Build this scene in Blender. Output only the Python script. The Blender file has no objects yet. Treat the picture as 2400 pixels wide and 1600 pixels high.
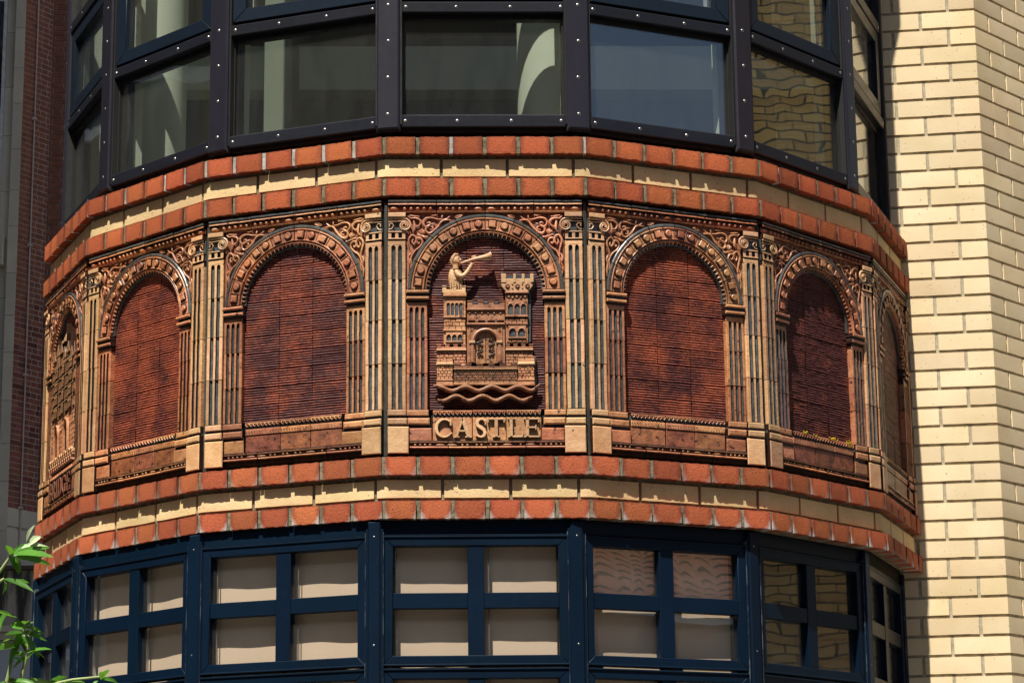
import bpy, math, random
from mathutils import Vector, Matrix, noise
random.seed(7)
R = math.radians
scene = bpy.context.scene
C = scene.collection

# ---------------------------------------------------------------- camera
cam_d = bpy.data.cameras.new('camera'); cam = bpy.data.objects.new('camera', cam_d); C.objects.link(cam)
cam_d.sensor_width = 36.0; cam_d.lens = 86.81; cam_d.clip_start = 0.1; cam_d.clip_end = 2000
right = Vector((0.99955996, -0.02768982, -0.0106379)); up = Vector((0.00391339, -0.23239246, 0.97261422))
fwd = Vector((0.02940368, 0.97222786, 0.23218184))
M4 = Matrix((( right.x, up.x, -fwd.x, -0.15445), (right.y, up.y, -fwd.y, -7.90531), (right.z, up.z, -fwd.z, -2.59482), (0, 0, 0, 1)))
cam.matrix_world = M4
scene.camera = cam
# ---------------------------------------------------------------- world, sun, exposure
SUN_AZ, SUN_EL = 23.5, 62.0          # degrees left of the street axis, elevation
world = bpy.data.worlds.new('World'); scene.world = world; world.use_nodes = True
wn = world.node_tree.nodes; wl = world.node_tree.links
bg = wn['Background']; bg.inputs['Strength'].default_value = 0.05
sky = wn.new('ShaderNodeTexSky'); sky.sky_type = 'NISHITA'; sky.sun_disc = False
sky.sun_elevation = R(SUN_EL); sky.sun_rotation = R(180 + SUN_AZ); sky.air_density = 1.0; sky.dust_density = 1.0
wl.new(sky.outputs[0], bg.inputs['Color'])
sd = bpy.data.lights.new('sun', 'SUN'); sd.energy = 5.0; sd.angle = R(0.5); sd.color = (1.0, 0.94, 0.84)
sun = bpy.data.objects.new('sun', sd); C.objects.link(sun)
sdir = Vector((-math.sin(R(SUN_AZ)) * math.cos(R(SUN_EL)), -math.cos(R(SUN_AZ)) * math.cos(R(SUN_EL)), math.sin(R(SUN_EL))))
sun.rotation_euler = sdir.to_track_quat('Z', 'Y').to_euler(); sun.location = sdir * 30
scene.view_settings.view_transform = 'Standard'; scene.view_settings.look = 'None'
scene.view_settings.gamma = 1.0; scene.view_settings.use_curve_mapping = False
scene.view_settings.exposure = 0.72
scene.render.engine = 'CYCLES'
try:
    scene.cycles.max_bounces = 10; scene.cycles.transparent_max_bounces = 16
except Exception: pass

# ---------------------------------------------------------------- materials
def nodes_mat(name):
    m = bpy.data.materials.new(name); m.use_nodes = True
    nt = m.node_tree; return m, nt, nt.nodes, nt.links, nt.nodes['Principled BSDF']
def mixc(nt, fac, a, b, mode='MIX'):
    n = nt.nodes.new('ShaderNodeMix'); n.data_type = 'RGBA'; n.blend_type = mode
    for s, v in ((0, fac), (6, a), (7, b)):
        if hasattr(v, 'is_linked') or hasattr(v, 'links'): nt.links.new(v, n.inputs[s])
        elif isinstance(v, (int, float)): n.inputs[s].default_value = v
        else: n.inputs[s].default_value = (v[0], v[1], v[2], 1)
    return n.outputs[2]
def ramp(nt, src, a, b, lo=0.0, hi=1.0):
    n = nt.nodes.new('ShaderNodeMapRange'); n.inputs['From Min'].default_value = a; n.inputs['From Max'].default_value = b
    n.inputs['To Min'].default_value = lo; n.inputs['To Max'].default_value = hi
    nt.links.new(src, n.inputs['Value']); return n.outputs[0]
def nz(nt, vec, scale, detail=4, rough=0.6):
    n = nt.nodes.new('ShaderNodeTexNoise'); n.inputs['Scale'].default_value = scale
    n.inputs['Detail'].default_value = detail; n.inputs['Roughness'].default_value = rough
    nt.links.new(vec, n.inputs['Vector']); return n.outputs['Fac']
def scalev(nt, vec, s):
    n = nt.nodes.new('ShaderNodeMapping'); n.inputs['Scale'].default_value = s
    nt.links.new(vec, n.inputs['Vector']); return n.outputs[0]
def math_(nt, op, a, b=0.0, clamp=False):
    n = nt.nodes.new('ShaderNodeMath'); n.operation = op; n.use_clamp = clamp
    for i, v in enumerate((a, b)):
        if hasattr(v, 'links'): nt.links.new(v, n.inputs[i])
        else: n.inputs[i].default_value = v
    return n.outputs[0]
def surf(name, col, col2=None, s1=14, rough=0.6, spec=0.4, bump=0.3, bs=220, speck=None, tint=0.22, dist=0.002, stretch=None, coat=0.0, s1hard=(0.35, 0.68), rvar=0.12):
    m, nt, N, L, p = nodes_mat(name)
    pos = N.new('ShaderNodeNewGeometry').outputs['Position']
    pv = scalev(nt, pos, stretch) if stretch else pos
    col2 = col2 or tuple(c * 0.72 for c in col)
    f = ramp(nt, nz(nt, pv, s1), *s1hard)
    c = mixc(nt, f, col, col2)
    oi = N.new('ShaderNodeObjectInfo')
    if speck:
        f2 = ramp(nt, nz(nt, pos, speck[1], 2), speck[2], speck[2] + 0.06)
        c = mixc(nt, f2, c, speck[0])
    v = ramp(nt, oi.outputs['Random'], 0, 1, 1 - tint, 1 + tint * 0.6)
    hs = N.new('ShaderNodeHueSaturation'); L.new(v, hs.inputs['Value']); L.new(c, hs.inputs['Color'])
    hue = ramp(nt, math_(nt, 'FRACT', math_(nt, 'MULTIPLY', oi.outputs['Random'], 7.31)), 0, 1, 0.5 - tint * 0.03, 0.5 + tint * 0.04)
    L.new(hue, hs.inputs['Hue'])
    c2 = mixc(nt, 1.0, hs.outputs[0], oi.outputs['Color'], 'MULTIPLY')
    L.new(c2, p.inputs['Base Color'])
    rr = ramp(nt, nz(nt, pos, 40, 3), 0.3, 0.7, max(0.05, rough - rvar), min(1, rough + rvar)); L.new(rr, p.inputs['Roughness'])
    p.inputs['Specular IOR Level'].default_value = spec
    if coat: p.inputs['Coat Weight'].default_value = coat; p.inputs['Coat Roughness'].default_value = 0.25
    if bump:
        b = N.new('ShaderNodeBump'); b.inputs['Strength'].default_value = bump; b.inputs['Distance'].default_value = dist
        L.new(nz(nt, pos, bs, 5, 0.7), b.inputs['Height']); L.new(b.outputs[0], p.inputs['Normal'])
    m['_'] = 0
    return m

def brick_mat(name, core, rim, bloom=0.0, rough=0.8, pale=None):
    """fired brick: heart colour, burnt arris, optional white lime bloom in the lower corners"""
    m, nt, N, L, p = nodes_mat(name)
    geo = N.new('ShaderNodeNewGeometry'); pos = geo.outputs['Position']
    tc = N.new('ShaderNodeTexCoord'); sx = N.new('ShaderNodeSeparateXYZ'); L.new(tc.outputs['Generated'], sx.inputs[0])
    ax = math_(nt, 'ABSOLUTE', math_(nt, 'SUBTRACT', sx.outputs['X'], 0.5)); az = math_(nt, 'ABSOLUTE', math_(nt, 'SUBTRACT', sx.outputs['Z'], 0.5))
    e = math_(nt, 'MAXIMUM', ax, math_(nt, 'MULTIPLY', az, 0.86))
    wob = math_(nt, 'MULTIPLY', math_(nt, 'SUBTRACT', nz(nt, pos, 45, 4), 0.5), 0.30)
    e = math_(nt, 'ADD', e, wob)
    f = ramp(nt, e, 0.32, 0.47)
    c = mixc(nt, f, core, rim)
    c = mixc(nt, ramp(nt, nz(nt, pos, 9, 3), 0.35, 0.7, 0, 0.5), c, tuple(x * 0.72 for x in core))
    c = mixc(nt, ramp(nt, nz(nt, pos, 320, 2), 0.62, 0.70), c, tuple(x * 0.45 for x in rim))
    oi = N.new('ShaderNodeObjectInfo')
    if bloom:
        # lime bloom creeps in from the two lower corners
        q = math_(nt, 'SUBTRACT', math_(nt, 'MULTIPLY', math_(nt, 'POWER', ax, 2.0), 3.2), sx.outputs['Z'])
        q = math_(nt, 'ADD', q, math_(nt, 'MULTIPLY', math_(nt, 'SUBTRACT', nz(nt, pos, 60, 5, 0.7), 0.5), 0.55))
        q = math_(nt, 'ADD', q, math_(nt, 'MULTIPLY', math_(nt, 'SUBTRACT', oi.outputs['Random'], 0.5), 0.3))
        fb = ramp(nt, q, 0.22, 0.60, 0, bloom)
        c = mixc(nt, fb, c, (0.50, 0.44, 0.42))
    v = ramp(nt, oi.outputs['Random'], 0, 1, 0.70, 1.12)
    hs = N.new('ShaderNodeHueSaturation'); L.new(v, hs.inputs['Value']); L.new(c, hs.inputs['Color'])
    hue = ramp(nt, math_(nt, 'FRACT', math_(nt, 'MULTIPLY', oi.outputs['Random'], 5.7)), 0, 1, 0.494, 0.5045); L.new(hue, hs.inputs['Hue'])
    L.new(mixc(nt, 1.0, hs.outputs[0], oi.outputs['Color'], 'MULTIPLY'), p.inputs['Base Color'])
    p.inputs['Roughness'].default_value = rough; p.inputs['Specular IOR Level'].default_value = 0.25
    b = N.new('ShaderNodeBump'); b.inputs['Strength'].default_value = 1.0; b.inputs['Distance'].default_value = 0.0026
    h = math_(nt, 'ADD', nz(nt, pos, 150, 5, 0.75), math_(nt, 'MULTIPLY', ramp(nt, nz(nt, pos, 320, 2), 0.62, 0.70), -0.5))
    L.new(h, b.inputs['Height']); L.new(b.outputs[0], p.inputs['Normal'])
    return m

MT = {}
MT['orange'] = brick_mat('orange brick', (0.50, 0.125, 0.042), (0.24, 0.060, 0.030))
MT['orange_bloom'] = brick_mat('orange brick with bloom', (0.50, 0.130, 0.050), (0.30, 0.068, 0.034), bloom=0.85)
MT['orange_mid'] = brick_mat('orange brick light bloom', (0.50, 0.130, 0.050), (0.28, 0.066, 0.034), bloom=0.30)
MT['yellow'] = surf('yellow brick', (0.82, 0.67, 0.44), (0.72, 0.56, 0.33), s1=3.2, rough=0.8, spec=0.2, bump=0.45, bs=170, speck=((0.27, 0.19, 0.11), 95, 0.69), tint=0.15, dist=0.0018)
MT['cream'] = surf('cream brick', (0.80, 0.61, 0.33), (0.66, 0.48, 0.24), s1=6, rough=0.75, spec=0.2, bump=0.6, bs=140, speck=((0.22, 0.15, 0.08), 110, 0.67), tint=0.16, dist=0.003)
MT['mortar'] = surf('lime mortar', (0.29, 0.26, 0.17), (0.11, 0.10, 0.06), s1=60, rough=0.95, spec=0.1, bump=0.9, bs=260, tint=0.05, dist=0.004)
MT['mortar_white'] = surf('limed mortar', (0.62, 0.60, 0.57), (0.25, 0.23, 0.17), s1=28, rough=0.95, spec=0.1, bump=0.9, bs=260, tint=0.3, dist=0.004)
MT['mortar_yellow'] = surf('wall mortar', (0.50, 0.44, 0.32), (0.34, 0.29, 0.20), s1=40, rough=0.95, spec=0.1, bump=0.8, bs=240, tint=0.05, dist=0.003)
MT['dark'] = surf('dark joint', (0.035, 0.033, 0.026), (0.018, 0.016, 0.012), s1=60, rough=0.9, spec=0.1, bump=0.5, bs=200, tint=0.05)
MT['sealant'] = surf('weathered sealant', (0.060, 0.058, 0.045), (0.024, 0.023, 0.018), s1=30, rough=0.7, spec=0.3, bump=0.5, bs=150, tint=0.05, stretch=(3, 3, 1))
MT['buff'] = surf('buff glazed terracotta', (0.69, 0.43, 0.235), (0.56, 0.30, 0.145), s1=18, rough=0.50, spec=0.45, bump=0.5, bs=70, speck=((0.16, 0.08, 0.045), 48, 0.70), tint=0.26, coat=0.10, dist=0.004)
MT['terra'] = surf('orange glazed terracotta', (0.57, 0.265, 0.130), (0.36, 0.135, 0.062), s1=26, rough=0.46, spec=0.5, bump=0.6, bs=70, speck=((0.08, 0.03, 0.02), 52, 0.635), tint=0.34, coat=0.12, dist=0.004)
MT['rust'] = surf('rust glazed terracotta', (0.34, 0.125, 0.060), (0.15, 0.050, 0.028), s1=30, rough=0.48, spec=0.45, bump=0.7, bs=70, speck=((0.025, 0.012, 0.010), 60, 0.62), tint=0.28, coat=0.12, dist=0.004)
MT['glaze'] = surf('black slip glaze', (0.115, 0.125, 0.125), (0.040, 0.044, 0.045), s1=40, rough=0.32, spec=0.5, bump=0.4, bs=110, tint=0.2, coat=0.3)
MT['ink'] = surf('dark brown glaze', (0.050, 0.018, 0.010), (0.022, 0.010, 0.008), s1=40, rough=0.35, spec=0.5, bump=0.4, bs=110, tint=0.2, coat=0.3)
MT['black_frame'] = surf('dark aluminium', rvar=0.03, col=(0.013, 0.014, 0.021), col2=(0.009, 0.010, 0.015), s1=4, rough=0.40, spec=0.3, bump=0.05, bs=60, tint=0.15, stretch=(1, 1, 6))
MT['mullion'] = surf('violet black aluminium', rvar=0.03, col=(0.020, 0.018, 0.028), col2=(0.016, 0.015, 0.024), s1=6, rough=0.42, spec=0.3, bump=0.05, bs=60, tint=0.2, stretch=(4, 4, 0.7))
MT['sash'] = surf('blue black sash', rvar=0.03, col=(0.009, 0.017, 0.030), col2=(0.007, 0.012, 0.022), s1=3, rough=0.36, spec=0.3, bump=0.04, bs=60, tint=0.1)
MT['navy'] = surf('navy painted metal', rvar=0.03, col=(0.0024, 0.012, 0.029), col2=(0.002, 0.009, 0.021), s1=3, rough=0.42, spec=0.16, bump=0.06, bs=40, tint=0.12)
MT['rubber'] = surf('black gasket', (0.006, 0.006, 0.006), rough=0.7, bump=0, tint=0.05)
MT['steel'] = surf('steel', (0.55, 0.53, 0.50), rough=0.35, spec=0.6, bump=0, tint=0.1); MT['steel'].node_tree.nodes['Principled BSDF'].inputs['Metallic'].default_value = 0.8
MT['white_in'] = surf('white interior paint', (0.84, 0.86, 0.77), (0.80, 0.82, 0.73), s1=3, rough=0.6, bump=0.05, tint=0.05)
MT['room'] = surf('dim interior', (0.34, 0.36, 0.31), (0.26, 0.28, 0.24), s1=1.2, rough=0.9, bump=0, tint=0.02)
MT['blind'] = surf('beige blind', (0.82, 0.67, 0.49), (0.78, 0.63, 0.45), s1=5, rough=0.85, bump=0.2, bs=500, tint=0.05)
MT['stone'] = surf('pale limestone', (0.68, 0.62, 0.49), (0.56, 0.50, 0.39), s1=1.6, rough=0.9, bump=0.3, bs=25, tint=0.08, dist=0.01)  # pale stone tone with soft mottling
MT['dbrick'] = surf('dark red brick', (0.28, 0.090, 0.066), (0.16, 0.058, 0.046), s1=9, rough=0.9, bump=0.4, bs=60, tint=0.45, dist=0.004)
MT['dmortar'] = surf('grey pink mortar', (0.60, 0.49, 0.42), rough=0.95, bump=0.4, bs=60, tint=0.02)
MT['paint_white'] = surf('white paint', (0.70, 0.72, 0.72), rough=0.5, bump=0.05, tint=0.03)
MT['paint_worn'] = surf('worn sealant line', (0.10, 0.12, 0.14), (0.008, 0.013, 0.028), s1=18, rough=0.6, bump=0, tint=0.02, s1hard=(0.40, 0.52))
MT['grey_wall'] = surf('pale grey render', (0.55, 0.58, 0.62), (0.50, 0.53, 0.56), s1=1.2, rough=0.85, bump=0.2, bs=30, tint=0.02)
MT['asphalt'] = surf('asphalt', (0.042, 0.042, 0.042), (0.03, 0.03, 0.03), s1=3, rough=0.9, bump=0.6, bs=80, tint=0.02)
MT['paving'] = surf('paving stone', (0.12, 0.11, 0.10), (0.085, 0.08, 0.072), s1=2, rough=0.9, bump=0.5, bs=60, tint=0.15)
MT['lichen'] = surf('yellow lichen', (0.60, 0.42, 0.01), (0.45, 0.30, 0.02), s1=80, rough=0.9, bump=0.8, bs=300, tint=0.2)
MT['facade'] = surf('old brown facade', (0.13, 0.10, 0.075), (0.08, 0.065, 0.05), s1=0.8, rough=0.9, bump=0.3, bs=10, tint=0.1)
MT['roof_tile'] = surf('clay roof tile', (0.40, 0.15, 0.08), (0.28, 0.10, 0.05), s1=3, rough=0.8, bump=0.4, bs=30, tint=0.3)
MT['stem'] = surf('plant stem', (0.30, 0.36, 0.14), (0.22, 0.27, 0.10), s1=30, rough=0.6, bump=0.2, tint=0.1)

# stained parapet: black run marks down pale stone
m, nt, N, L, p = nodes_mat('stained parapet'); pos = N.new('ShaderNodeNewGeometry').outputs['Position']
st = ramp(nt, nz(nt, scalev(nt, pos, (5, 5, 0.7)), 1.3, 4), 0.46, 0.62)
L.new(mixc(nt, st, (0.42, 0.38, 0.30), (0.045, 0.042, 0.036)), p.inputs['Base Color']); p.inputs['Roughness'].default_value = 0.9
MT['stained'] = m
# ribbed field glaze: purple brown with red fired clouds
m, nt, N, L, p = nodes_mat('ribbed plum glaze'); pos = N.new('ShaderNodeNewGeometry').outputs['Position']; oi = N.new('ShaderNodeObjectInfo')
a_ = nz(nt, pos, 9, 3, 0.55); b_ = nz(nt, scalev(nt, pos, (1, 1, 2.4)), 55, 4, 0.75)
mm = math_(nt, 'ADD', math_(nt, 'MULTIPLY', a_, 0.55), math_(nt, 'MULTIPLY', b_, 0.45))
mm = math_(nt, 'ADD', mm, math_(nt, 'MULTIPLY', math_(nt, 'SUBTRACT', oi.outputs['Random'], 0.5), 0.07))
sep = N.new('ShaderNodeSeparateColor'); L.new(oi.outputs['Color'], sep.inputs[0])
mm = math_(nt, 'ADD', mm, math_(nt, 'SUBTRACT', sep.outputs[0], 0.5))       # object colour R: how red the firing came out
c = mixc(nt, ramp(nt, mm, 0.44, 0.66), (0.105, 0.034, 0.034), (0.42, 0.110, 0.055))
c = mixc(nt, ramp(nt, nz(nt, pos, 150, 3), 0.56, 0.68), c, (0.030, 0.010, 0.010))
L.new(c, p.inputs['Base Color']); p.inputs['Roughness'].default_value = 0.55; p.inputs['Specular IOR Level'].default_value = 0.28; p.inputs['Coat Weight'].default_value = 0.06; p.inputs['Coat Roughness'].default_value = 0.4
b = N.new('ShaderNodeBump'); b.inputs['Strength'].default_value = 0.5; b.inputs['Distance'].default_value = 0.002
L.new(nz(nt, scalev(nt, pos, (1, 1, 2)), 110, 4), b.inputs['Height']); L.new(b.outputs[0], p.inputs['Normal'])
MT['plum'] = m

def glass_mat(name, ior, tint, wav=0.02, dirt=0.034):
    m, nt, N, L, p = nodes_mat(name); N.remove(p)
    out = N['Material Output']; pos = N.new('ShaderNodeNewGeometry').outputs['Position']
    b = N.new('ShaderNodeBump'); b.inputs['Strength'].default_value = 1.0; b.inputs['Distance'].default_value = wav
    L.new(nz(nt, pos, 4.5, 1, 0.3), b.inputs['Height'])
    geo = N.new('ShaderNodeNewGeometry'); dt = N.new('ShaderNodeVectorMath'); dt.operation = 'DOT_PRODUCT'
    L.new(geo.outputs['Normal'], dt.inputs[0]); L.new(geo.outputs['Incoming'], dt.inputs[1])
    cs = math_(nt, 'ABSOLUTE', dt.outputs['Value']); pw = math_(nt, 'POWER', math_(nt, 'SUBTRACT', 1.0, cs, True), 5.0)
    frv = math_(nt, 'ADD', math_(nt, 'MULTIPLY', pw, 1 - ior), ior, True)     # Schlick, 'ior' = reflectance at normal incidence, same from both sides
    g = N.new('ShaderNodeBsdfGlossy'); g.inputs['Roughness'].default_value = 0.0; L.new(b.outputs[0], g.inputs['Normal'])
    t = N.new('ShaderNodeBsdfTransparent'); t.inputs['Color'].default_value = (*tint, 1)
    mx = N.new('ShaderNodeMixShader'); L.new(frv, mx.inputs[0]); L.new(t.outputs[0], mx.inputs[1]); L.new(g.outputs[0], mx.inputs[2])
    d = N.new('ShaderNodeBsdfDiffuse'); d.inputs['Color'].default_value = (0.5, 0.5, 0.46, 1)
    f = nz(nt, scalev(nt, pos, (6, 6, 1.6)), 3, 4, 0.6)
    f2 = ramp(nt, nz(nt, pos, 160, 2), 0.68, 0.74, 0, 0.25)
    fa = math_(nt, 'ADD', ramp(nt, f, 0.35, 0.9, dirt * 0.45, dirt), math_(nt, 'MULTIPLY', f2, dirt * 6), True)
    mx2 = N.new('ShaderNodeMixShader'); L.new(fa, mx2.inputs[0]); L.new(mx.outputs[0], mx2.inputs[1]); L.new(d.outputs[0], mx2.inputs[2])
    L.new(mx2.outputs[0], out.inputs['Surface']); return m
MT['glass'] = glass_mat('window glass', 0.165, (0.94, 0.97, 0.93), 0.0006)
MT['glass_low'] = glass_mat('lower window glass', 0.06, (0.96, 0.95, 0.95), 0.0006, 0.03)
MT['bgglass'] = glass_mat('dim glass', 0.06, (0.3, 0.33, 0.33), 0.001)

# leaf: translucent green
m, nt, N, L, p = nodes_mat('leaf'); pos = N.new('ShaderNodeNewGeometry').outputs['Position']; oi = N.new('ShaderNodeObjectInfo')
c = mixc(nt, ramp(nt, nz(nt, pos, 25, 3), 0.35, 0.7), (0.060, 0.19, 0.018), (0.10, 0.28, 0.03))
hs = N.new('ShaderNodeHueSaturation'); L.new(c, hs.inputs['Color']); L.new(ramp(nt, oi.outputs['Random'], 0, 1, 0.65, 1.35), hs.inputs['Value'])
L.new(hs.outputs[0], p.inputs['Base Color']); p.inputs['Roughness'].default_value = 0.42
tr = N.new('ShaderNodeBsdfTranslucent'); L.new(mixc(nt, 0.5, hs.outputs[0], (0.20, 0.42, 0.02)), tr.inputs['Color'])
mx = N.new('ShaderNodeMixShader'); mx.inputs[0].default_value = 0.42; L.new(p.outputs[0], mx.inputs[1]); L.new(tr.outputs[0], mx.inputs[2])
L.new(mx.outputs[0], N['Material Output'].inputs['Surface']); MT['leaf'] = m
# pale underside leaf
MT['leaf_pale'] = surf('pale leaf underside', (0.42, 0.50, 0.30), (0.34, 0.44, 0.22), s1=30, rough=0.6, bump=0.2, tint=0.1)

# reflecting far yellow brickwork (seen only mirrored in the panes): brick pattern too far to tell apart
m, nt, N, L, p = nodes_mat('far yellow brickwork'); tc = N.new('ShaderNodeTexCoord')
mp = N.new('ShaderNodeMapping'); mp.inputs['Rotation'].default_value = (0, 0, 0); L.new(tc.outputs['UV'], mp.inputs['Vector'])
bt = N.new('ShaderNodeTexBrick'); L.new(mp.outputs[0], bt.inputs['Vector'])
bt.inputs['Color1'].default_value = (0.62, 0.43, 0.16, 1); bt.inputs['Color2'].default_value = (0.45, 0.29, 0.11, 1); bt.inputs['Mortar'].default_value = (0.06, 0.05, 0.03, 1)
bt.inputs['Scale'].default_value = 1.0; bt.inputs['Brick Width'].default_value = 0.30; bt.inputs['Row Height'].default_value = 0.10; bt.inputs['Mortar Size'].default_value = 0.010
L.new(bt.outputs['Color'], p.inputs['Base Color']); p.inputs['Roughness'].default_value = 0.9
MT['far_brick'] = m

# ---------------------------------------------------------------- mesh helper
class MB:
    """collects shapes; build() links them as one mesh object"""
    def __init__(s): s.v = []; s.f = []; s.m = []; s.mats = []
    def mi(s, mat):
        if mat not in s.mats: s.mats.append(mat)
        return s.mats.index(mat)
    def add(s, vs, fs, mat):
        o = len(s.v); k = s.mi(mat); s.v += [tuple(v) for v in vs]
        for f in fs: s.f.append(tuple(i + o for i in f)); s.m.append(k)
    def box(s, x0, x1, z0, z1, w0, w1, mat, c=0.0015, top=None):
        """relief block: x across, z up, w outwards (local -y); front edges chamfered by c"""
        c = min(c, (x1 - x0) * .35, (z1 - z0) * .35, abs(w1 - w0) * .8)
        vs = [(x0, -w0, z0), (x1, -w0, z0), (x1, -w0, z1), (x0, -w0, z1),
              (x0, -(w1 - c), z0), (x1, -(w1 - c), z0), (x1, -(w1 - c), z1), (x0, -(w1 - c), z1),
              (x0 + c, -w1, z0 + c), (x1 - c, -w1, z0 + c), (x1 - c, -w1, z1 - c), (x0 + c, -w1, z1 - c)]
        fs = [(0, 1, 5, 4), (1, 2, 6, 5), (2, 3, 7, 6), (3, 0, 4, 7), (4, 5, 9, 8), (5, 6, 10, 9), (6, 7, 11, 10), (7, 4, 8, 11), (3, 2, 1, 0)]
        sd_ = 'ink' if (mat in ('buff', 'terra', 'rust') and c > 0.0004) else mat      # side faces take the dark brown glaze, outlining the block
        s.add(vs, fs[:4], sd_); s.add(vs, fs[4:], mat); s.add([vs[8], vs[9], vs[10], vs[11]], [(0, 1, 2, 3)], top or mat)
    def prism(s, pts, w0, w1, mat, c=0.0015, side=None):
        """polygon outline (x,z) extruded outwards with a chamfered rim (outline counter-clockwise)"""
        n = len(pts); ar = sum(pts[i][0] * pts[(i + 1) % n][1] - pts[(i + 1) % n][0] * pts[i][1] for i in range(n))
        if ar < 0: pts = pts[::-1]
        ins = []
        for i in range(n):
            a, b_, d = Vector(pts[i - 1]), Vector(pts[i]), Vector(pts[(i + 1) % n])
            e1 = (b_ - a); e2 = (d - b_)
            n1 = Vector((-e1.y, e1.x)); n2 = Vector((-e2.y, e2.x))
            if n1.length: n1.normalize()
            if n2.length: n2.normalize()
            q = n1 + n2
            if q.length < 1e-5: q = n1
            q.normalize(); k = c / max(0.45, q.dot(n1)) if n1.length else c
            ins.append(b_ + q * k)
        vs = [(x, -w0, z) for x, z in pts] + [(x, -(w1 - c), z) for x, z in pts] + [(q[0], -w1, q[1]) for q in ins]
        fs = [];
        for i in range(n):
            j = (i + 1) % n; fs.append((i, j, n + j, n + i)); fs.append((n + i, n + j, 2 * n + j, 2 * n + i))
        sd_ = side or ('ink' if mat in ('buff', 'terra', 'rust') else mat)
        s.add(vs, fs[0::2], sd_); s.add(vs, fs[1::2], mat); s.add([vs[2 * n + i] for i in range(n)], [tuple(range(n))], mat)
    def stroke(s, path, widths, w0, w1, mat, c=0.0012):
        """flat ribbon of varying width along a 2-D path, raised as a prism"""
        P = [Vector(p) for p in path]; n = len(P)
        if not hasattr(widths, '__len__'): widths = [widths] * n
        Lf, Rt = [], []
        for i in range(n):
            t = (P[min(i + 1, n - 1)] - P[max(i - 1, 0)]).normalized(); q = Vector((-t.y, t.x)) * widths[i] / 2
            Lf.append(P[i] + q); Rt.append(P[i] - q)
        cc = min(c, min(widths) * 0.3); vs = []; fs = []
        for i in range(n):
            a, b_ = Lf[i], Rt[i]; d = (b_ - a); dl = d.length or 1; d = d / dl
            vs += [(a.x, -w0, a.y), (a.x, -(w1 - cc), a.y), (a.x + d.x * cc, -w1, a.y + d.y * cc), (b_.x - d.x * cc, -w1, b_.y - d.y * cc), (b_.x, -(w1 - cc), b_.y), (b_.x, -w0, b_.y)]
        for i in range(n - 1):
            for k in range(5): fs.append((6 * i + k, 6 * i + k + 1, 6 * i + 7 + k, 6 * i + 6 + k))
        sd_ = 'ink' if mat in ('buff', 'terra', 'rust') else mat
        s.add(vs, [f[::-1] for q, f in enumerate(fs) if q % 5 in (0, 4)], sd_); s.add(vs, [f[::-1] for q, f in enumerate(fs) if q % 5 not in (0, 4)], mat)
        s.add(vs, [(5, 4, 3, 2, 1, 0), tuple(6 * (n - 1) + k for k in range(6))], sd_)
    def tube(s, path, r, mat, sides=6, flat=1.0, caps=True):
        """round strand through 3-D points (x, z, w) with radius r or list of radii"""
        P = [Vector((p[0], -p[2], p[1])) for p in path]; n = len(P)
        rr = r if hasattr(r, '__len__') else [r] * n
        vs = []; fs = []
        for i in range(n):
            t = (P[min(i + 1, n - 1)] - P[max(i - 1, 0)])
            if t.length < 1e-7: t = Vector((1, 0, 0))
            t.normalize(); a = Vector((0, -1, 0)); a = a - t * a.dot(t)
            if a.length < 1e-3: a = Vector((0, 0, 1)) - t * t.z
            a.normalize(); b_ = t.cross(a)
            for k in range(sides):
                th = 2 * math.pi * k / sides; vs.append(P[i] + a * math.cos(th) * rr[i] * flat + b_ * math.sin(th) * rr[i])
        for i in range(n - 1):
            for k in range(sides):
                fs.append((i * sides + k, i * sides + (k + 1) % sides, (i + 1) * sides + (k + 1) % sides, (i + 1) * sides + k))
        if caps: fs.append(tuple(range(sides))[::-1]); fs.append(tuple((n - 1) * sides + k for k in range(sides)))
        s.add(vs, fs, mat)
    def dome(s, x, z, rx, rz, w0, h, mat, seg=10, rings=3, ang=0.0, flat=0.0):
        vs = []; fs = []; ca, sa = math.cos(ang), math.sin(ang)
        for j in range(rings):
            ph = j / rings * math.pi / 2
            for k in range(seg):
                th = 2 * math.pi * k / seg; q = math.cos(ph); q = max(q, flat) if j else 1
                ex, ez = rx * q * math.cos(th), rz * q * math.sin(th)
                vs.append((x + ex * ca - ez * sa, -(w0 + h * math.sin(ph)), z + ex * sa + ez * ca))
        vs.append((x, -(w0 + h), z)); t = len(vs) - 1
        for j in range(rings - 1):
            for k in range(seg): fs.append((j * seg + k, j * seg + (k + 1) % seg, (j + 1) * seg + (k + 1) % seg, (j + 1) * seg + k))
        for k in range(seg): fs.append(((rings - 1) * seg + k, (rings - 1) * seg + (k + 1) % seg, t))
        s.add(vs, fs, mat)
    def profile_x(s, prof, x0, x1, mat_f, segs=4):
        """profile [(z, w)...] swept along x; mat_f(i) gives the material of profile step i"""
        for i in range(len(prof) - 1):
            (za, wa), (zb, wb) = prof[i], prof[i + 1]; vs = []; fs = []
            for k in range(segs + 1):
                x = x0 + (x1 - x0) * k / segs; vs += [(x, -wa, za), (x, -wb, zb)]
            for k in range(segs): fs.append((2 * k, 2 * k + 2, 2 * k + 3, 2 * k + 1))
            s.add(vs, fs, mat_f(i) if callable(mat_f) else mat_f)
    def profile_z(s, prof, z0, z1, mat_f, segs=3):
        for i in range(len(prof) - 1):
            (xa, wa), (xb, wb) = prof[i], prof[i + 1]; vs = []; fs = []
            for k in range(segs + 1):
                z = z0 + (z1 - z0) * k / segs; vs += [(xa, -wa, z), (xb, -wb, z)]
            for k in range(segs): fs.append((2 * k, 2 * k + 1, 2 * k + 3, 2 * k + 2))
            s.add(vs, fs, mat_f(i) if callable(mat_f) else mat_f)
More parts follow.
